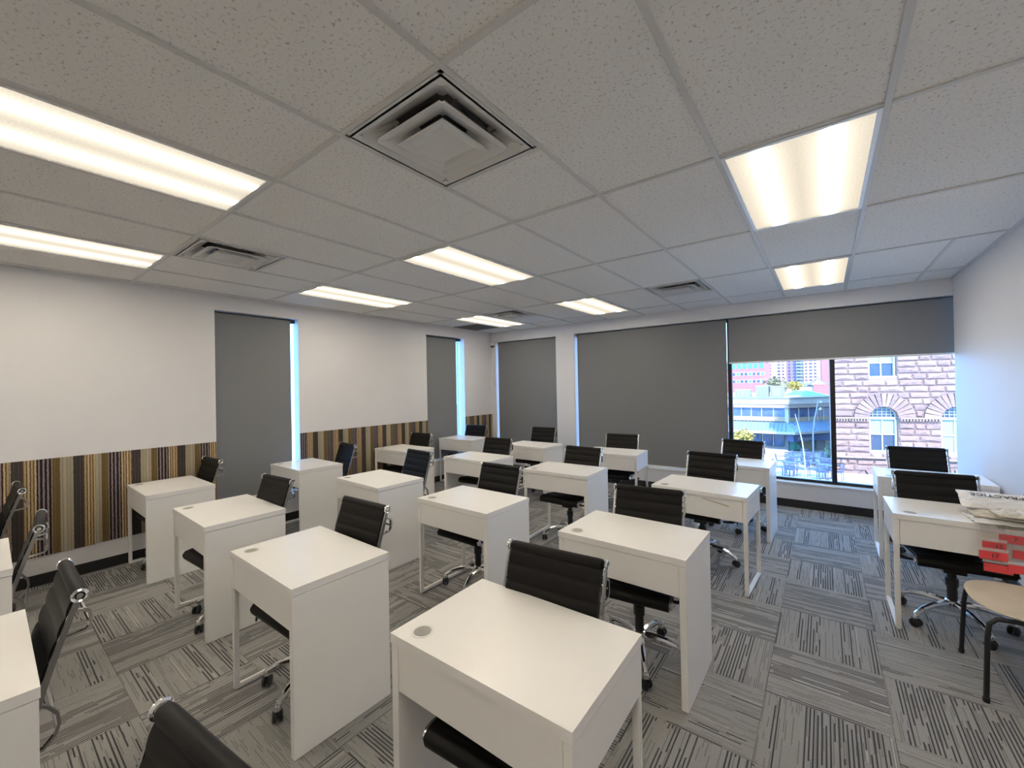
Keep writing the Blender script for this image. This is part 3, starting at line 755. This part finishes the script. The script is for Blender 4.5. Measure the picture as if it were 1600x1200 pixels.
M['pink2'] = mat('pale_pink_brick', (0.38, 0.2, 0.19, 1), .8, noise=(.4, .1))
M['violet'] = mat('violet_shaded_brick', (0.18, 0.13, 0.2, 1), .8)  # shade on the tower's set-back wing put into the brick colour
M['palewall'] = mat('pale_rendered_wall', (0.42, 0.35, 0.31, 1), .8)
M['shingle'] = mat('dark_shingle', (0.128, 0.136, 0.176, 1), .8)
M['leaf_y'] = mat('yellow_autumn_leaves', (0.34, 0.25, 0.05, 1), .8, noise=(4, .5))
M['leaf_g'] = mat('olive_leaves', (0.2, 0.17, 0.09, 1), .8, noise=(4, .4))
M['leaf_d'] = mat('green_leaves', (0.074, 0.174, 0.099, 1), .8, noise=(4, .4))
M['bark'] = mat('bark', (0.080, 0.060, 0.048, 1), .9)
M['steel'] = mat('painted_steel_pole', (0.248, 0.267, 0.310, 1), .4)
M['cafe'] = mat('slate_blue_cafe_metal', (0.056, 0.080, 0.144, 1), .5)
ground = struct('ground', bxm(-90, 90, YB+WT+.4, 420, GZ-.3, GZ), M['paving'])

A = R(15.7)
t = thing('stone_building', 'rough pink stone building with arched windows filling the right window pane', 'building', (1.36745, 28.7049, 0), A)
CZ = .335
wins = [(2.26, 'arch'), (5.29, 'arch')]
UP = (1.65, 2.87, 1.73, 3.9)
zs, ri, ro = -.49, .63, 1.36
def blocked(z0, z1):
    zm = (z0+z1)/2; out = []
    if z1 > UP[2]-.1 and z0 < UP[3]+.1: out.append((UP[0], UP[1]))
    for c, _ in wins:
        if -2.42 < zm <= zs: out.append((c-ri, c+ri))
        elif zs < zm < zs+ro: hw = math.sqrt(ro**2-(zm-zs)**2)+.02; out.append((c-hw, c+hw))
        elif zm < -2.75 and zm > -4: 
            dzz = zm+5.1; 
            if abs(dzz) < 1.95: hw = math.sqrt(1.95**2-dzz**2)+.02; out.append((c-hw, c+hw))
    return out
# core wall with window holes
bm = bmesh.new()
xsplit = [0.0]
for c, _ in wins: xsplit += [c-ri, c+ri]
xsplit.append(12.0)
for k in range(0, len(xsplit)-1):
    a, b = xsplit[k], xsplit[k+1]
    if k % 2 == 0: box(bm, a, b, .0, .6, GZ, 5.3)
    else:
        box(bm, a, b, 0, .6, GZ, -2.4)
        box(bm, a, b, 0, .6, zs+ri, UP[2] if k == 1 else 5.3)
        if k == 1: box(bm, a, b, 0, .6, UP[3], 5.3)
hexa(bm, [(.2, .6, GZ), (12, .6, GZ), (12, 9, GZ), (3.6, 9, GZ)], [(.2, .6, 5.3), (12, .6, 5.3), (12, 9, 5.3), (3.6, 9, 5.3)])
obj('core_wall', bm, M['mortar'], t)
rr = random.Random(5)
def stone(s0, s1, z0, z1):
    bm = bmesh.new(); gq = .007; m_ = min(.06, (s1-s0)*.25)
    b = [bm.verts.new(p) for p in ((s0+gq, .0, z0+gq), (s1-gq, 0, z0+gq), (s1-gq, 0, z1-gq), (s0+gq, 0, z1-gq))]
    f = [bm.verts.new((x+rr.uniform(-.02, .02), -rr.uniform(.05, .10), z+rr.uniform(-.02, .02))) for x, z in ((s0+m_, z0+.07), (s1-m_, z0+.07), (s1-m_, z1-.07), (s0+m_, z1-.07))]
    c = bm.verts.new(((s0+s1)/2+rr.uniform(-.1, .1)*(s1-s0), -rr.uniform(.08, .14), (z0+z1)/2+rr.uniform(-.06, .06)))
    for k in range(4):
        bm.faces.new((b[k], b[(k+1) % 4], f[(k+1) % 4], f[k])); bm.faces.new((f[k], f[(k+1) % 4], c))
    obj('stone', bm, rr.choice((M['stone'], M['stone'], M['stone2'], M['stone3'])), t)
z = -3.45; row = 0
while z < 4.9:
    hgt = CZ if not (-.62 < z+CZ/2 < -.40) else CZ
    z1 = z+hgt; bl = sorted(blocked(z, z1)); cur = 0.02; spans = []
    for a, b in bl:
        if a > cur+.05: spans.append((cur, a))
        cur = max(cur, b)
    if cur < 6.4: spans.append((cur, 6.6))
    for a, b in spans:
        x = a
        while x < b-.01:
            w_ = rr.uniform(.42, 1.15); e = min(b, x+w_)
            if b-e < .3: e = b
            stone(x, e, z, z1); x = e
    z = z1; row += 1
def ring(c, zc, r0, r1, a0, a1, n):
    for k in range(n):
        bm = bmesh.new(); p = a0+(a1-a0)*k/n+.007; q = a0+(a1-a0)*(k+1)/n-.007
        def P(r_, a_, y): return (c+r_*math.cos(a_), y, zc+r_*math.sin(a_))
        y1 = -rr.uniform(.11, .15)
        hexa(bm, [P(r0, p, .3), P(r1-.01, p, .3), P(r1-.01, q, .3), P(r0, q, .3)], [P(r0, p, y1+.04), P(r1-.02, p+.01, y1), P(r1-.02, q-.01, y1-.02), P(r0, q, y1+.03)])
        obj('arch_stone', bm, rr.choice((M['stone'], M['stone3'], M['stone2'])), t)
for c, _ in wins:
    ring(c, zs, ri, ro, 0, math.pi, 15)
    ring(c, -5.1, 1.2, 1.95, .3, math.pi-.3, 13)
# string courses: dentils and ledge
for a, b in ((.0, wins[0][0]-ri-.02), (wins[0][0]+ri+.02, wins[1][0]-ri-.02)):
    obj('string_course', bxm(a, b, -.22, 0, zs-.05, zs+.03, .01), M['stone3'], t)
    n = int((b-a)/.13); bm = bmesh.new()
    for k in range(n): box(bm, a+k*.13+.02, a+k*.13+.09, -.20, 0, zs-.14, zs-.05)
    o = obj('dentil_row', bm, M['stone3'], t); o['kind'] = 'stuff'
obj('cornice', bxm(-.1, 12, -.35, .3, 5.1, 5.45, .03), M['stone3'], t)  # unseen top, kept low so more sky light reaches the room and desks
obj('ledge', bxm(0, 6.6, -.24, 0, -2.72, -2.62, .015), M['stone3'], t)
def sash_window(c, z0, z1, w_, arch, low):
    f = bmesh.new()
    for s in (-1, 1):
        x = sorted((c+s*w_, c+s*(w_-.09))); box(f, x[0], x[1], .12, .34, z0, z1)
    box(f, c-w_-.03, c+w_+.03, .02, .34, z0-.09, z0+.03); box(f, c-w_, c+w_, .12, .34, z1-.09, z1+.04)
    zm = (z0+z1)/2; box(f, c-w_+.09, c+w_-.09, .18, .30, zm-.035, zm+.035); box(f, c-.03, c+.03, .19, .30, z0, z1)
    wn = obj('window', f, M['sash'], t)
    for s in (-1, 1):
        x = sorted((c+s*.03, c+s*(w_-.09)))
        obj('pane', bxm(x[0], x[1], .24, .26, z0+.03, zm-.035), M['dglass' if low else 'shade'], wn)
        obj('pane', bxm(x[0], x[1], .24, .26, zm+.035, z1-.09), M['shade'], wn)
    if arch:
        f = bmesh.new(); r_ = ri
        tube(f, [(c+(r_-.03)*math.cos(a), .22, zs+.03+(r_-.03)*math.sin(a)) for a in [math.pi*k/20 for k in range(21)]], .04, 6)
        for k in range(-2, 3):
            x = k*.2; hh = math.sqrt(max(0, (r_-.04)**2-x*x)); box(f, c+x-.013, c+x+.013, .20, .26, zs+.03, zs+.03+hh)
        for zz in (.15, .31, .46):
            hw = math.sqrt(max(0, (r_-.04)**2-zz*zz)); box(f, c-hw, c+hw, .20, .26, zs+.03+zz-.013, zs+.03+zz+.013)
        fn = obj('fanlight', f, M['sash'], t)
        bm = bmesh.new(); v0 = [bm.verts.new((c+(r_-.02)*math.cos(a), .25, zs+.03+(r_-.02)*math.sin(a))) for a in [math.pi*k/20 for k in range(21)]]
        v1 = [bm.verts.new((v.co.x, .27, v.co.z)) for v in v0]; bm.faces.new(v0); bm.faces.new(v1[::-1])
        for k in range(21): bm.faces.new((v0[k], v0[(k+1) % 21], v1[(k+1) % 21], v1[k]))
        obj('pane', bm, M['dglass'], fn)
sash_window(wins[0][0], -2.32, zs, ri-.01, True, True)
sash_window(wins[1][0], -2.32, zs, ri-.01, True, False)
sash_window((UP[0]+UP[1])/2, UP[2]+.05, 3.3, (UP[1]-UP[0])/2, False, True)

# ------------------------------------------------------------------ outside: low corner building across the plaza
t = thing('corner_building', 'low cafe building with blue ribbed metal awning and white fascia across the plaza', 'building', (-1.25, 36.0, 0))
dL, nL = Vector((-1, 0, 0)), Vector((0, -1, 0)); dR = Vector((math.cos(R(52)), math.sin(R(52)), 0)); nR = Vector((dR.y, -dR.x, 0))
def fb(bm, d, nn, s0, s1, o0, o1, z0, z1, mit=(0, 0)):
    """box on a facade: s along it, o outwards; mit slides the s0 end outwards to mitre the corner"""
    def P(s, o, z): p = d*s+nn*o; return (p.x, p.y, z)
    hexa(bm, [P(s0-mit[0]*o0, o0, z0), P(s1, o0, z0), P(s1, o1, z0), P(s0-mit[0]*o1, o1, z0)], [P(s0-mit[0]*o0, o0, z1), P(s1, o0, z1), P(s1, o1, z1), P(s0-mit[0]*o1, o1, z1)])
def fpart(name, m, args, par=None):
    bm = bmesh.new(); 
    for a in args: fb(bm, *a)
    return obj(name, bm, m, par or t)
LE, RE = 7.0, 6.5
ang = math.tan(R((180-52-0)/2)) if False else .55
bm = bmesh.new(); pv = [(0, .15), (-LE, .15), (-LE, 10), (RE*dR.x-.1, 10), (RE*dR.x-.1, RE*dR.y), ]
b_ = [bm.verts.new((x, y, GZ)) for x, y in pv]; t_ = [bm.verts.new((x, y, .28)) for x, y in pv]
bm.faces.new(b_); bm.faces.new(t_[::-1])
for k in range(5): bm.faces.new((b_[k], b_[(k+1) % 5], t_[(k+1) % 5], t_[k]))
obj('body', bm, M['greybeige'], t)
for d, nn, L_ in ((dL, nL, LE), (dR, nR, RE)):
    fpart('fascia_board', M['fascia'], [(d, nn, 0, L_, -.1, .30, -.10, .30, (.49, 0))])
    fpart('fascia_band', M['fascia2'], [(d, nn, 0, L_, -.1, .24, -.38, -.10, (.49, 0))])
    fpart('roof_edge', M['roofgrey'], [(d, nn, 0, L_, -.6, .34, .30, .40, (.49, 0))])
    # awning with standing seams
    bm = bmesh.new()
    def P(s, o, z): p = d*s+nn*o; return (p.x, p.y, z)
    mt = .49
    hexa(bm, [P(-mt*.05, .05, -1.56), P(L_, .05, -1.56), P(L_, 1.0, -2.16), P(-mt*1.0, 1.0, -2.16)], [P(-mt*.05, .05, -1.48), P(L_, .05, -1.48), P(L_, 1.0, -2.08), P(-mt*1.0, 1.0, -2.08)])
    aw = obj('awning', bm, M['awning'], t); k = 0
    s = .1
    while s < L_-.1:
        bm = bmesh.new(); hexa(bm, [P(s-.02, .05, -1.48), P(s+.02, .05, -1.48), P(s+.02, 1.0, -2.08), P(s-.02, 1.0, -2.08)], [P(s-.015, .05, -1.40), P(s+.015, .05, -1.40), P(s+.015, 1.0, -2.0), P(s-.015, 1.0, -2.0)])
        obj('awning_seam', bm, M['awning'], aw); s += .25
    fpart('awning_edge', M['fascia'], [(d, nn, 0, L_, .96, 1.03, -2.26, -2.08, (mt, 0))])
# clerestory
ml = [.12, .87, 1.64, 2.34, 3.02, 3.71, 4.4, 5.1]
for a, b in zip(ml, ml[1:]):
    fpart('clerestory_pane', M['bglass'], [(dL, nL, a+.03, b-.03, -.16, .04, -1.05, -.40)]); fpart('mullion', M['fascia'], [(dL, nL, a-.03, a+.03, -.16, .08, -1.40, -.38)])
    fpart('sill_panel', M['cream'], [(dL, nL, a+.03, b-.03, -.16, .03, -1.40, -1.05)])
mr = [.12, 1.02, 1.96, 2.8, 3.41, 4.1, 4.8]
for a, b in zip(mr, mr[1:]):
    fpart('clerestory_pane', M['bglass'], [(dR, nR, a+.03, b-.03, -.1, .04, -1.1, -.46)]); fpart('mullion', M['fascia'], [(dR, nR, a-.03, a+.03, -.1, .08, -1.45, -.38)])
    fpart('sill_panel', M['cream'], [(dR, nR, a+.03, b-.03, -.1, .03, -1.45, -1.1)])
fpart('corner_post', M['fascia'], [(dL, nL, -.08, .09, -.2, .1, -1.5, -.38)])
for a, b in ((.25, .95), (1.0, 1.65), (1.7, 2.4), (2.45, 3.2), (3.25, 4.1), (4.2, 5.1)):
    fpart('shop_pane', M['bglass' if a < 2.4 else 'tglass'], [(dL, nL, a, b-.05, -.16, .05, -3.25, -2.35)]); fpart('shop_mullion', M['fascia'], [(dL, nL, b-.05, b, -.16, .09, -3.25, -2.3)])
sg = fpart('sign_band', M['sign'], [(dR, nR, -.1, 5.5, -.1, .55, -2.85, -2.38)])
p = dR*.95+nR*.57; text('Aleppo', .46, M['fascia'], 'sign_lettering', sg, (p.x, p.y, -2.62), (R(90), 0, R(52)), .01)
for a, b in ((.0, .45), (.55, 1.0)):
    bm = bmesh.new(); q = dR*a+nR*.2; q2 = dR*b+nR*.2
    hexa(bm, [(q.x, q.y, -3.5), (q2.x, q2.y, -3.5), (q2.x-.02, q2.y+.05, -3.5), (q.x-.02, q.y+.05, -3.5)], [(q.x, q.y, -2.9), (q2.x, q2.y, -3.4 if a > .3 else -2.9), (q2.x-.02, q2.y+.05, -3.4 if a > .3 else -2.9), (q.x-.02, q.y+.05, -2.9)])
    obj('green_panel', bm, M['greenp'], t)
fpart('door', M['cream'], [(dR, nR, 1.4, 2.4, -.1, .06, -3.58, -2.9)]); fpart('door', M['greybeige'], [(dR, nR, 2.7, 3.4, -.1, .06, -3.58, -2.9)])
fpart('base_panel', M['palewall'], [(dR, nR, 3.5, 6, -.1, .05, -3.58, -2.9)])
# things on its flat roof
def roof_unit(label, x0, x1, y0, y1, z1, ribs):
    o = thing('rooftop_unit', label, 'rooftop unit', ((x0+x1)/2, (y0+y1)/2, .40)); w_, d_ = (x1-x0)/2, (y1-y0)/2
    obj('casing', bxm(-w_, w_, -d_, d_, 0, z1-.40, .02), M['unit'], o)
    for k in range(ribs):
        x = -w_+.1+(2*w_-.2)*k/max(1, ribs-1); obj('louvre', bxm(x-.025, x+.025, -d_-.02, -d_, .1, z1-.5), M['roofgrey'], o)
    obj('cap', bxm(-w_-.03, w_+.03, -d_-.03, d_+.03, z1-.40, z1-.36), M['fascia'], o)
roof_unit('low pale rooftop unit above the white fascia, leftmost', -4.85, -3.75, 36.9, 38, .95, 4)
roof_unit('pale rooftop unit with dark upright louvres, middle of three', -3.35, -2.5, 36.9, 37.8, 1.25, 6)
roof_unit('plain tall pale rooftop unit, right of the louvred one', -2.4, -1.55, 37.0, 38, 1.22, 2)
o = thing('skylight', 'low green hipped skylight on the flat roof', 'skylight', (-.25, 40.3, .40))
bm = bmesh.new(); hexa(bm, [(-1.6, -.9, 0), (1.7, -.9, 0), (1.7, .9, 0), (-1.6, .9, 0)], [(-.7, -.2, .42), (.2, -.2, .42), (.2, .2, .42), (-.7, .2, .42)]); obj('hip', bm, M['tglass'], o)
obj('kerb', bxm(-1.65, 1.75, -.95, .95, -.1, .06), M['fascia'], o)

# ------------------------------------------------------------------ outside: buildings farther away
t = thing('office_block', 'red and teal banded office block far away at left of the window view', 'building', (-21.7, 230, 0))
obj('body', bxm(-30, 0, 0, 25, GZ, 12.6), M['pinkbrick'], t)
for z0, z1 in ((8.15, 10.9),):
    for k in range(10): obj('window', bxm(-2.3-k*2.4, -.3-k*2.4, -.15, 0, z0, z1), M['tglass'], t)
for z0, z1 in ((4.9, 6.2), (1.3, 2.5)):
    obj('band', bxm(-30, 0, -.1, 0, z0-.35, z1+.35), M['pink2'], t)
    for k in range(12): obj('window', bxm(-1.5-k*1.75, -.4-k*1.75, -.25, -.1, z0, z1), M['dglass' if k % 3 else 'tglass'], t)
obj('parapet', bxm(-30.2, .2, -.3, 25, 11.2, 12.6), M['palewall'], t)
t = thing('apartment_tower', 'tall pink brick apartment tower farthest away with small dark windows', 'building', (0, 330, 0))
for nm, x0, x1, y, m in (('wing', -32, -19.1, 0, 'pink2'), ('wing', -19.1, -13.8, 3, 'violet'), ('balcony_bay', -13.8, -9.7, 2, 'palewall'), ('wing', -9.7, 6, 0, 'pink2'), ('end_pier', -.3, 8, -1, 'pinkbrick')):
    obj(nm, bxm(x0, x1, y, 25, GZ, 42), M[m], t)
for k in range(9):
    zz = -.6+k*2.15
    for x, w_ in ((-30.3, .9), (-28.6, 1.5), (-23.4, 1.5), (-21, .9), (-8.4, 1.1), (-6, 1.6), (-3.6, 1.2)):
        obj('window', bxm(x-w_/2, x+w_/2, -.15, 0, zz, zz+.95), M['dglass'], t)
    for x in (-17.6, -15.2): obj('window', bxm(x-.5, x+.5, 2.85, 3, zz, zz+1), M['dglass'], t)
    obj('balcony', bxm(-13.8, -9.6, .2, 2, zz+1.0, zz+1.5), M['unit'], t); obj('balcony_opening', bxm(-13.6, -11.6, 1.9, 2.0, zz, zz+1.0), M['dglass'], t)
t = thing('gabled_house', 'pink house with dark gabled roof beyond the flat roof', 'house', (0, 110, 0))
obj('body', bxm(-.9, 4, 0, 8, GZ, .75), M['pinkbrick'], t); obj('side_wing', bxm(-4.6, -.9, .5, 8, GZ, .55), M['palewall'], t)
bm = bmesh.new()
def prism_roof(bm, x0, x1, xm, y0, y1, z0, z1):
    v = [bm.verts.new(p) for p in ((x0, y0, z0), (x1, y0, z0), (xm, y0, z1), (x0, y1, z0), (x1, y1, z0), (xm, y1, z1))]
    for f in ((0, 1, 2), (5, 4, 3), (0, 2, 5, 3), (1, 4, 5, 2), (0, 3, 4, 1)): bm.faces.new([v[i] for i in f])
prism_roof(bm, -2.0, 1.9, -.1, .1, 8, .7, 2.2); obj('roof', bm, M['shingle'], t)
bm = bmesh.new(); prism_roof(bm, -1.5, 1.3, -.1, -.1, .1, .75, 1.95); obj('gable', bm, M['palewall'], t)
bm = bmesh.new(); hexa(bm, [(-4.9, .2, .5), (-1.2, .2, .5), (-1.2, 4, .5), (-4.9, 4, .5)], [(-4.2, 1.5, 1.15), (-1.2, 1.5, 1.15), (-1.2, 4, 1.15), (-4.2, 4, 1.15)]); obj('roof', bm, M['shingle'], t)

def tree(label, x, y, z0, zc, rx, rz, m, seed, nm='tree', n=16):
    r_ = random.Random(seed); o = thing(nm, label, nm, (x, y, z0))
    bm = bmesh.new(); tube(bm, [(0, 0, 0), (.05*rx, 0, (zc-z0)*.5), (0, .05*rx, zc-z0)], [.10*rx+.03, .07*rx+.02, .03*rx], 7)
    for k in range(4):
        a = k*1.6; tube(bm, [(0, 0, (zc-z0)*.6), (math.cos(a)*rx*.6, math.sin(a)*rx*.6, zc-z0+rz*.2)], [.04*rx+.01, .01], 5)
    obj('trunk', bm, M['bark'], o)
    bm = bmesh.new()
    for k in range(n*45):
        while True:
            p = Vector((r_.uniform(-1, 1), r_.uniform(-1, 1), r_.uniform(-1, 1)))
            if .25 < p.length < 1: break
        bump_ = .75+.25*math.sin(p.x*5+seed)*math.cos(p.z*6+p.y*4)
        q = Vector((p.x*rx*bump_, p.y*rx*bump_, zc-z0+p.z*rz*bump_)); s_ = rx*r_.uniform(.06, .13)
        ax = Vector((r_.uniform(-1, 1), r_.uniform(-1, 1), r_.uniform(-1, 1))).normalized(); b2 = ax.orthogonal().normalized(); c2 = ax.cross(b2)
        vs = [bm.verts.new(q+b2*s_*i+c2*s_*j*.7) for i, j in ((-1, 0), (0, -1), (1, 0), (0, 1))]; bm.faces.new(vs)
    f = obj('foliage', bm, m, o); f['kind'] = 'stuff'
tree('yellow leafed small tree before the low building, above the chair back', -3.65, 32.2, GZ, -2.35, .85, .75, M['leaf_y'], 1)
tree('olive tree behind the flat roof, before the pink tower', -6.3, 90, GZ, .9, 2.6, 1.9, M['leaf_g'], 2)
tree('yellowish small tree left of the gabled house', -4.0, 104, GZ, .7, 1.8, 1.2, M['leaf_y'], 3)
tree('green conifer at the right edge of the plaza beside the black mullion', 1.12, 29.4, GZ, -2.55, .28, .75, M['leaf_d'], 4, n=8)

# ------------------------------------------------------------------ outside: plaza
o = obj('terrace_wall', bxm(-6.5, -1.1, 33.2, 33.6, GZ, -3.18, .02), M['palewall']); tag(o, 'low white terrace wall before the cafe windows', 'wall')
t = thing('handrail', 'thin metal handrail running along the plaza before the cafe', 'railing', (0, 32.6, GZ))
bm = bmesh.new(); tube(bm, [(-3.0, 0, .42), (1.6, .6, .42)], .022, 6); obj('rail', bm, M['steel'], t)
for k in range(6):
    x = -2.9+k*.88; bm = bmesh.new(); tube(bm, [(x, (x+3)/4.6*.6, 0), (x, (x+3)/4.6*.6, .42)], .02, 6); obj('post', bm, M['steel'], t)
t = thing('leaning_pole', 'tall leaning curved pole with flag-like blades rising over the plaza', 'pole', (.12, 26, GZ))
bm = bmesh.new(); tube(bm, [(0, 0, 0), (-.02, 0, .6), (-.05, 0, 1.2), (-.12, 0, 1.95), (-.22, 0, 2.5), (-.32, 0, 3.0), (-.42, 0, 3.45)], [.038, .036, .034, .03, .026, .02, .012], 8); obj('shaft', bm, M['steel'], t, smooth=True)
for a in ((-.26, 2.75, -.52, 2.62), (-.22, 2.6, -.46, 2.42)):
    bm = bmesh.new(); tube(bm, [(a[0], 0, a[1]), ((a[0]+a[2])/2, 0, a[1]+.02), (a[2], 0, a[3])], .02, flat=(.05, .015)); obj('blade', bm, M['sign'], t)
obj('foot', bxm(-.12, .12, -.12, .12, 0, .04, .01), M['steel'], t)
t = thing('lamp_post', 'slim lamp post with curved top before the low building', 'lamp post', (.36, 32, GZ))
bm = bmesh.new(); tube(bm, [(0, 0, 0), (0, 0, 1.7), (.10, 0, 2.75), (.20, 0, 3.3), (.27, 0, 3.75), (.33, 0, 3.95), (.45, 0, 3.92)], [.05, .045, .04, .034, .03, .025, .02], 8); obj('shaft', bm, M['steel'], t, smooth=True)
bm = bmesh.new(); lathe(bm, [(.02, 3.92), (.09, 3.84), (.09, 3.80), (.02, 3.78)], 12, (.46, 0)); obj('lamp_head', bm, M['fascia'], t, smooth=True)
bm = bmesh.new(); lathe(bm, [(.04, 3.32), (.09, 3.36), (.09, 3.46), (.04, 3.5)], 12, (.42, 0)); tube(bm, [(.21, 0, 3.35), (.42, 0, 3.40)], .015, 6); obj('spotlight', bm, M['fascia'], t, smooth=True)
obj('foot', bxm(-.1, .1, -.1, .1, 0, .05, .01), M['steel'], t)
def cafe_table():
    t = thing('cafe_table', '', 'table', group='slate blue cafe tables on the plaza')
    bm = bmesh.new(); lathe(bm, [(.36, .70), (.37, .71), (.37, .735), (.36, .74)], 18); obj('tabletop', bm, M['cafe'], t)
    bm = bmesh.new(); tube(bm, [(0, 0, .02), (0, 0, .70)], .03, 8); obj('pedestal', bm, M['cafe'], t)
    bm = bmesh.new(); box(bm, -.28, .28, -.03, .03, 0, .025); box(bm, -.03, .03, -.28, .28, 0, .025); obj('foot', bm, M['cafe'], t); return t
def cafe_chair():
    t = thing('cafe_chair', '', 'chair', group='slate blue cafe chairs on the plaza')
    bm = bmesh.new(); box(bm, -.21, .21, -.21, .21, .43, .455); bevel(bm, .006); obj('seat', bm, M['cafe'], t)
    for x in (-.19, .19):
        bm = bmesh.new(); tube(bm, [(x, -.19, 0), (x, -.19, .43)], .014, 6); obj('leg', bm, M['cafe'], t)
        bm = bmesh.new(); tube(bm, [(x, .22, 0), (x, .20, .43), (x, .27, .88)], .014, 6); obj('leg', bm, M['cafe'], t)
    for z in (.58, .70, .82): obj('back_slat', bxm(-.19, .19, .215+(z-.43)*.12, .235+(z-.43)*.12, z-.035, z+.035), M['cafe'], t)
    return t
TB = [(-.62, 26.4, 'nearest left'), (-.68, 28.7, 'left farther'), (.95, 26.5, 'nearest right'), (.92, 28.8, 'right farther'), (.08, 30.6, 'farthest')]
ct = cc = None
for k, (x, y, wh) in enumerate(TB):
    lab = 'round slate blue cafe table, %s of the five on the plaza' % wh
    if ct is None: ct = o = cafe_table(); o['label'] = lab; o.location = (x, y, GZ)
    else: dup(ct, (x, y, GZ), .3*k, lab)
    for q, side in enumerate(('far', 'left', 'near', 'right')):
        a = math.pi/2*q+.25*math.sin(k*2.1); lx, ly = x-math.sin(a)*.52, y+math.cos(a)*.52
        lab = 'slate blue cafe chair on the %s side of the %s plaza table' % (side, wh)
        if cc is None: cc = o = cafe_chair(); o['label'] = lab; o.location = (lx, ly, GZ); o.rotation_euler = (0, 0, a)
        else: dup(cc, (lx, ly, GZ), a, lab)
